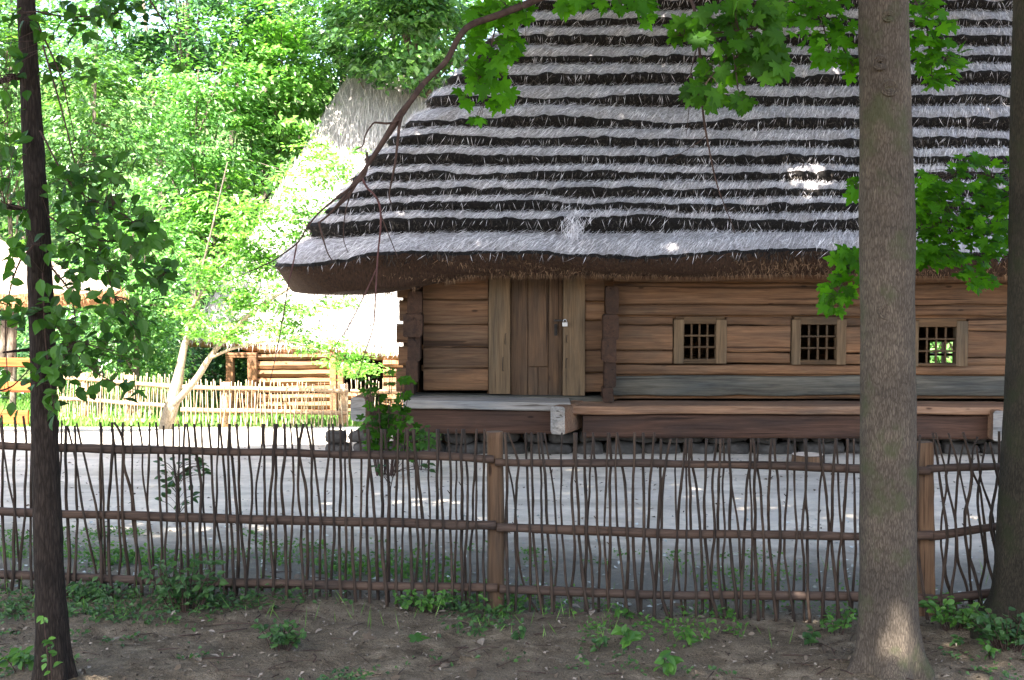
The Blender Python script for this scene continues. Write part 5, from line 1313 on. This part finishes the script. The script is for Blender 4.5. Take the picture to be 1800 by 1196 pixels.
def plant(name, label, px, row, spread, height, n, leaf, matl, kind='oval', cat='plant', group=None, Y=None, zb=None):
    if Y is None:
        Y = 8.0
        for _ in range(8):
            x = X(px, Y); Y = max(4.5, (CAMZ - float(gz(x, Y, False))) * FPX / (row - HOR))
    p = at(px, row, Y); g0 = float(gz(p[0], Y)) if zb is None else zb
    root = thing(name, label, cat, (p[0], Y, g0), group)
    st_ = MB(); lf = MB(); P = []; D = []
    ns = max(2, n // 7)
    for s in range(ns):
        a = RNG.uniform(0, 2 * np.pi); rr = spread * math.sqrt(RNG.random())
        tip = np.array([p[0] + rr * math.cos(a), Y + rr * .6 * math.sin(a), g0 + height * RNG.uniform(.45, 1.0)])
        b_ = np.array([p[0] + rr * .35 * math.cos(a), Y + rr * .2 * math.sin(a), g0 - .01])
        sp = resample([b_, b_ * .5 + tip * .5 + np.array([0, 0, height * .1]), tip], 8)
        tube(st_, sp, np.linspace(.0035, .0015, 8) * (1 + height), 5, caps=False)
        for q in range(max(1, n // ns)):
            k = int(RNG.uniform(3, 8)); d = norm(np.array([RNG.normal(), RNG.normal() - .3, RNG.normal() * .25]))
            P.append(sp[k] + d * leaf * .6); D.append(d)
    P = np.array(P); D = np.array(D); k = len(P); L = RNG.uniform(.7, 1.2, k) * leaf
    Nn = norm(np.array([0, -.45, 1.0])[None] + RNG.normal(0, .35, (k, 3)))
    if kind == 'maple': maple_leaves(lf, P - D * (L * .4)[:, None], Nn, D, L)
    else: leaves6(lf, P, Nn, D, L, L * RNG.uniform(.5, .7, k))
    lf.build('foliage', matl, root); st_.build('stem', M['twig'], root)
    return root
PG = 'seedlings on the dirt before the fence'
W_, WD = M['weed'], M['weed_dark']
plant('seedling', 'bright leafy seedling right of the round post near the bottom rail', 1095, 1093, .06, .10, 10, .06, W_, 'oval', group=PG)
plant('seedling', 'knee-high fresh green seedling standing alone on the bare dirt in the middle', 1103, 1152, .10, .17, 16, .085, W_, 'oval', group=PG)
plant('seedling', 'bright green seedling lowest in the middle of the dirt', 1175, 1192, .09, .13, 14, .085, W_, 'oval', group=PG)
plant('seedling', 'small seedling just left of the knee-high fresh green one', 1045, 1152, .07, .09, 12, .06, WD, 'oval', group=PG)
plant('seedling', 'dark three-leaved seedling left of the thick grey trunk', 1425, 1140, .07, .13, 14, .06, WD, 'oval', group=PG)
plant('herb_clump', 'feathery clump of weeds touching the left side of the thick grey trunk', 1470, 1120, .14, .16, 60, .045, W_, 'oval')
plant('herb_clump', 'dense dark herb clump on the dirt left of the middle', 490, 1158, .18, .17, 120, .045, WD, 'oval')
plant('herb_clump', 'large dark herb clump tangled in the fence below the tall sapling', 325, 1085, .30, .36, 260, .055, WD, 'oval')
plant('herb_clump', 'leafy clump at the foot of the square fence post', 1680, 1098, .22, .20, 190, .052, W_, 'oval', Y=8.15)
plant('herb_clump', 'dark leafy clump before the rightmost dark trunk', 1775, 1105, .30, .24, 260, .055, WD, 'oval', Y=7.72)
plant('herb_clump', 'leafy clump right of the slim dark trunk under the bottom rail', 160, 1065, .18, .14, 110, .05, WD, 'oval')
plant('herb_clump', 'green clump at the fence just left of the round post', 740, 1085, .22, .14, 120, .045, W_, 'oval')
plant('tall_weed', 'tall yellow-green weed standing against the slim dark trunk', 93, 1200, .05, .42, 16, .05, W_, 'oval', Y=6.33)
plant('herb_clump', 'pale green nettles left of the slim dark trunk foot', 40, 1200, .12, .13, 40, .06, W_, 'oval')
plant('seedling', 'single small seedling near the rightmost bottom corner', 1745, 1180, .08, .12, 12, .06, W_, 'oval', group=PG)
plant('seedling', 'low seedling right of the thick grey trunk foot', 1665, 1150, .08, .07, 14, .05, WD, 'oval', group=PG)
plant('seedling', 'low leafy seedling beside the crossing stick at the round post', 915, 1140, .09, .08, 14, .05, WD, 'oval', group=PG)
plant('seedling', 'fresh seedling close against the fence right of centre', 1270, 1090, .07, .09, 14, .05, W_, 'oval', group=PG)
plant('seedling', 'pair-leaved seedling on the dirt between centre and thick trunk', 1215, 1145, .07, .10, 9, .075, W_, 'oval', group=PG)
# saplings grown up beside the fence
def sapling(label, pts, Y, leafpts, matl, n=26, leaf=.06):
    P = pxpath([(a, b_, Y) for a, b_ in pts], 24); g0 = float(gz(P[-1][0], Y))
    P[-1, 2] = min(P[-1, 2], g0 - .03)
    root = thing('sapling', label, 'sapling', (P[-1][0], Y, g0))
    st_ = MB(); tube(st_, P, np.linspace(.003, .008, 24), 6); lf = MB()
    C = []; D = []
    for (px, r, hw, hh, k) in leafpts:
        for q in range(k):
            c = at(px + RNG.uniform(-hw, hw), r + RNG.uniform(-hh, hh), Y + RNG.uniform(-.12, .12)); j = np.linalg.norm(P - c, axis=1).argmin()
            j = min(len(P) - 1, j + 2); d = norm(c - P[j] + np.array([0, 0, -.02])); C.append(c); D.append(d + RNG.normal(0, .3, 3))
            tube(st_, resample([P[j], (P[j] + c) / 2 + np.array([0, 0, .02]), c - norm(d) * leaf * .4], 4), [.002, .0017, .0014, .0012], 4, caps=False)
    C = np.array(C); D = np.array(D); L = RNG.uniform(.75, 1.2, len(C)) * leaf
    leaves6(lf, C, norm(np.array([0, -.5, 1.0]) + RNG.normal(0, .35, C.shape)), D, L, L * .6)
    lf.build('foliage', matl, root); st_.build('stem', M['twig'], root)
sapling('thin sapling with small dark leaves growing beside the fence at left', [(318, 790), (312, 850), (316, 930), (325, 1060)], 8.75, [(295, 850, 22, 45, 22), (330, 815, 30, 25, 14), (360, 820, 14, 14, 8), (330, 870, 18, 18, 8)], M['weed_dark'])
sapling('bare-stemmed sapling behind the fence left of the round post', [(702, 812), (688, 850), (686, 900), (684, 1050)], 8.8, [(665, 822, 14, 14, 7), (755, 822, 14, 8, 6), (700, 800, 30, 8, 5)], M['weed_dark'])
plant('shrub', 'dark leafy bush before the left end of the house ledge', 676, 800, .36, 1.2, 170, .105, M['maple_dark'], 'maple', 'shrub', Y=14.1)
plant('shrub', 'low green bush under the left house ledge behind the fence', 735, 800, .26, .56, 60, .09, M['weed'], 'maple', 'shrub', Y=14.5)
# fallen green leaf
Y_ = CAMZ * FPX / (1145 - HOR); p = at(722, 1145, Y_); p[2] = float(gz(p[0], p[1])) + .012
mb = MB(); maple_leaves(mb, [p], [(0, -.2, 1)], [(.9, .2, 0)], [.13]); tag(mb.build('fallen_leaf', M['weed']), 'single green maple leaf fallen on the dirt in front of the fence', 'leaf')
Y_ = CAMZ * FPX / (1152 - HOR); p = at(640, 1152, Y_); p[2] = float(gz(p[0], p[1])) + .015
mb = MB(); maple_leaves(mb, [p], [(.2, -.5, 1)], [(.3, -.1, .3)], [.085]); tag(mb.build('fallen_leaf', M['litter']), 'dry curled brown leaf lying on the dirt left of the green one', 'leaf')

# ground cover: low weeds along both sides of the fence and sparse on the dirt
mb = MB()
def weeds(n, xr, yr, hmax, leaf, m, patch=.0, seed=0):
    x = RNG.uniform(*xr, n * 3); y = RNG.uniform(*yr, n * 3)
    k = fbm(x * 1.1, y * 1.6, 0, 3, 60 + seed) > patch
    x, y = x[k][:n], y[k][:n]; c = len(x)
    per = 9
    X_ = np.repeat(x, per) + RNG.normal(0, .05, c * per); Yy = np.repeat(y, per) + RNG.normal(0, .05, c * per)
    Zz = gz(X_, Yy) + RNG.random(c * per) ** 1.5 * hmax + .008
    P = np.stack([X_, Yy, Zz], -1); q = len(P)
    L = RNG.uniform(.6, 1.3, q) * leaf
    leaves(mb, P, norm(np.array([0, -.35, 1.0]) + RNG.normal(0, .4, (q, 3))), RNG.normal(0, 1, (q, 3)) * np.array([1, 1, .3]), L, L * RNG.uniform(.5, .75, q), m, .12)
weeds(330, (-4.2, .1), (8.4, 9.6), .11, .040, 0, -.05)
weeds(210, (-4.2, .0), (7.8, 8.5), .09, .038, 1, .0, 3)
weeds(190, (.1, 4.6), (8.4, 10.4), .04, .03, 0, .18, 5)
weeds(55, (.3, 4.6), (7.6, 8.6), .06, .036, 0, .25, 7)
weeds(130, (-4.2, 4.6), (6.5, 7.9), .035, .032, 1, .25, 9)
weeds(170, (-4.6, .0), (9.4, 10.6), .05, .034, 0, .05, 11)
n = 700; x = RNG.uniform(-4.5, 4.5, n); y = RNG.uniform(7.8, 10.0, n); k = fbm(x * 1.3, y * 1.3, 0, 3, 77) > .05; x, y = x[k], y[k]; n = len(x); L = RNG.uniform(.05, .18, n)
leaves(mb, np.stack([x, y, gz(x, y) + L * .4], -1), np.c_[RNG.normal(0, .6, n), -np.ones(n), RNG.normal(0, .3, n)], np.c_[RNG.normal(0, .35, n), RNG.normal(0, .35, n), np.ones(n)], L, .005, 2, 0)
tag(mb.build('ground_cover', [M['weed'], M['weed_dark'], M['grass']]), 'low weeds and grass growing along the foot of the wattle fence', 'weeds', None, 'stuff')
# litter: dead leaves, pale bits painted as leaf shine, and twigs
mb = MB()
n = 5200; x = RNG.uniform(-4.6, 4.8, n); y = RNG.uniform(5.8, 8.7, n)
leaves(mb, np.stack([x, y, gz(x, y) + .008], -1), norm(np.array([0, 0, 1.0]) + RNG.normal(0, .35, (n, 3))), RNG.normal(0, 1, (n, 3)) * np.array([1, 1, .1]), RNG.uniform(.012, .045, n), RNG.uniform(.006, .024, n), 0, .15)
n = 900; x = RNG.uniform(-4.6, 5.2, n); y = 8.6 + RNG.random(n) ** 1.4 * 3.2
leaves(mb, np.stack([x, y, gz(x, y) + .012], -1), norm(np.array([0, -.1, 1.0]) + RNG.normal(0, .3, (n, 3))), RNG.normal(0, 1, (n, 3)) * np.array([1, 1, .1]), RNG.uniform(.018, .06, n), RNG.uniform(.012, .04, n), 1, .12)
n = 700; x = RNG.uniform(-6, 6, n); y = RNG.uniform(10.5, 16.5, n)
leaves(mb, np.stack([x, y, gz(x, y) + .01], -1), norm(np.array([0, 0, 1.0]) + RNG.normal(0, .3, (n, 3))), RNG.normal(0, 1, (n, 3)) * np.array([1, 1, .1]), RNG.uniform(.02, .06, n), RNG.uniform(.01, .035, n), 0, .12)
for q in range(330):
    x, y = RNG.uniform(-4.5, 4.7), RNG.uniform(6, 9.2); a = RNG.uniform(0, np.pi); l = RNG.uniform(.04, .22)
    z = float(gz(x, y)); d = np.array([math.cos(a), math.sin(a), 0]) * l / 2
    c = np.array([x, y, z + .006]); tube(mb, [c - d, c + np.array([0, 0, .004]), c + d], RNG.uniform(.0015, .004), 5, 2)
n = 240; x = RNG.uniform(-4.6, 4.8, n); y = RNG.uniform(6.0, 9.0, n); L = RNG.uniform(.04, .085, n)
leaves6(mb, np.stack([x, y, gz(x, y) + .014], -1), norm(np.array([0, -.15, 1.0]) + RNG.normal(0, .4, (n, 3))), RNG.normal(0, 1, (n, 3)) * np.array([1, 1, .15]), L, L * .6, 0)
for q in range(70):
    x, y = RNG.uniform(-4.5, 4.7), RNG.uniform(6, 9.0); a = RNG.uniform(0, np.pi); l = RNG.uniform(.18, .5); z = float(gz(x, y)) + .008
    d = np.array([math.cos(a), math.sin(a) * .8, 0]) * l / 2; c = np.array([x, y, z])
    tube(mb, resample([c - d, c - d * .3 + np.array([.01, .02, .01]), c + d * .4 + np.array([-.01, .01, .012]), c + d], 8), np.linspace(.005, .002, 8), 5, 2)
for q in range(260):
    x, y = RNG.uniform(-5.5, 6), 9.2 + RNG.random() ** 1.3 * 6.5; z = float(gz(x, y)); r = RNG.uniform(.005, .016)
    u = np.linspace(0, np.pi, 4); b_ = np.arange(6) / 6 * 2 * np.pi
    Pp = np.stack([np.outer(np.sin(u), np.cos(b_)) * r * 1.2 + x, np.outer(np.sin(u), np.sin(b_)) * r + y, np.outer(np.cos(u), np.ones(6)) * r * .55 + z], -1).reshape(-1, 3) + RNG.normal(0, r * .12, (24, 3))
    i_ = np.arange(3)[:, None] * 6; j_ = np.arange(6)[None]
    mb.add(Pp, np.stack([i_ + j_, i_ + 6 + j_, i_ + 6 + (j_ + 1) % 6, i_ + (j_ + 1) % 6], -1).reshape(-1, 4), 3)
tag(mb.build('leaf_litter', [M['litter'], M['leaf_shine'], M['twig'], M['pebble']]), 'scattered dead leaves and twigs on the dirt and yard', 'litter', None, 'stuff')
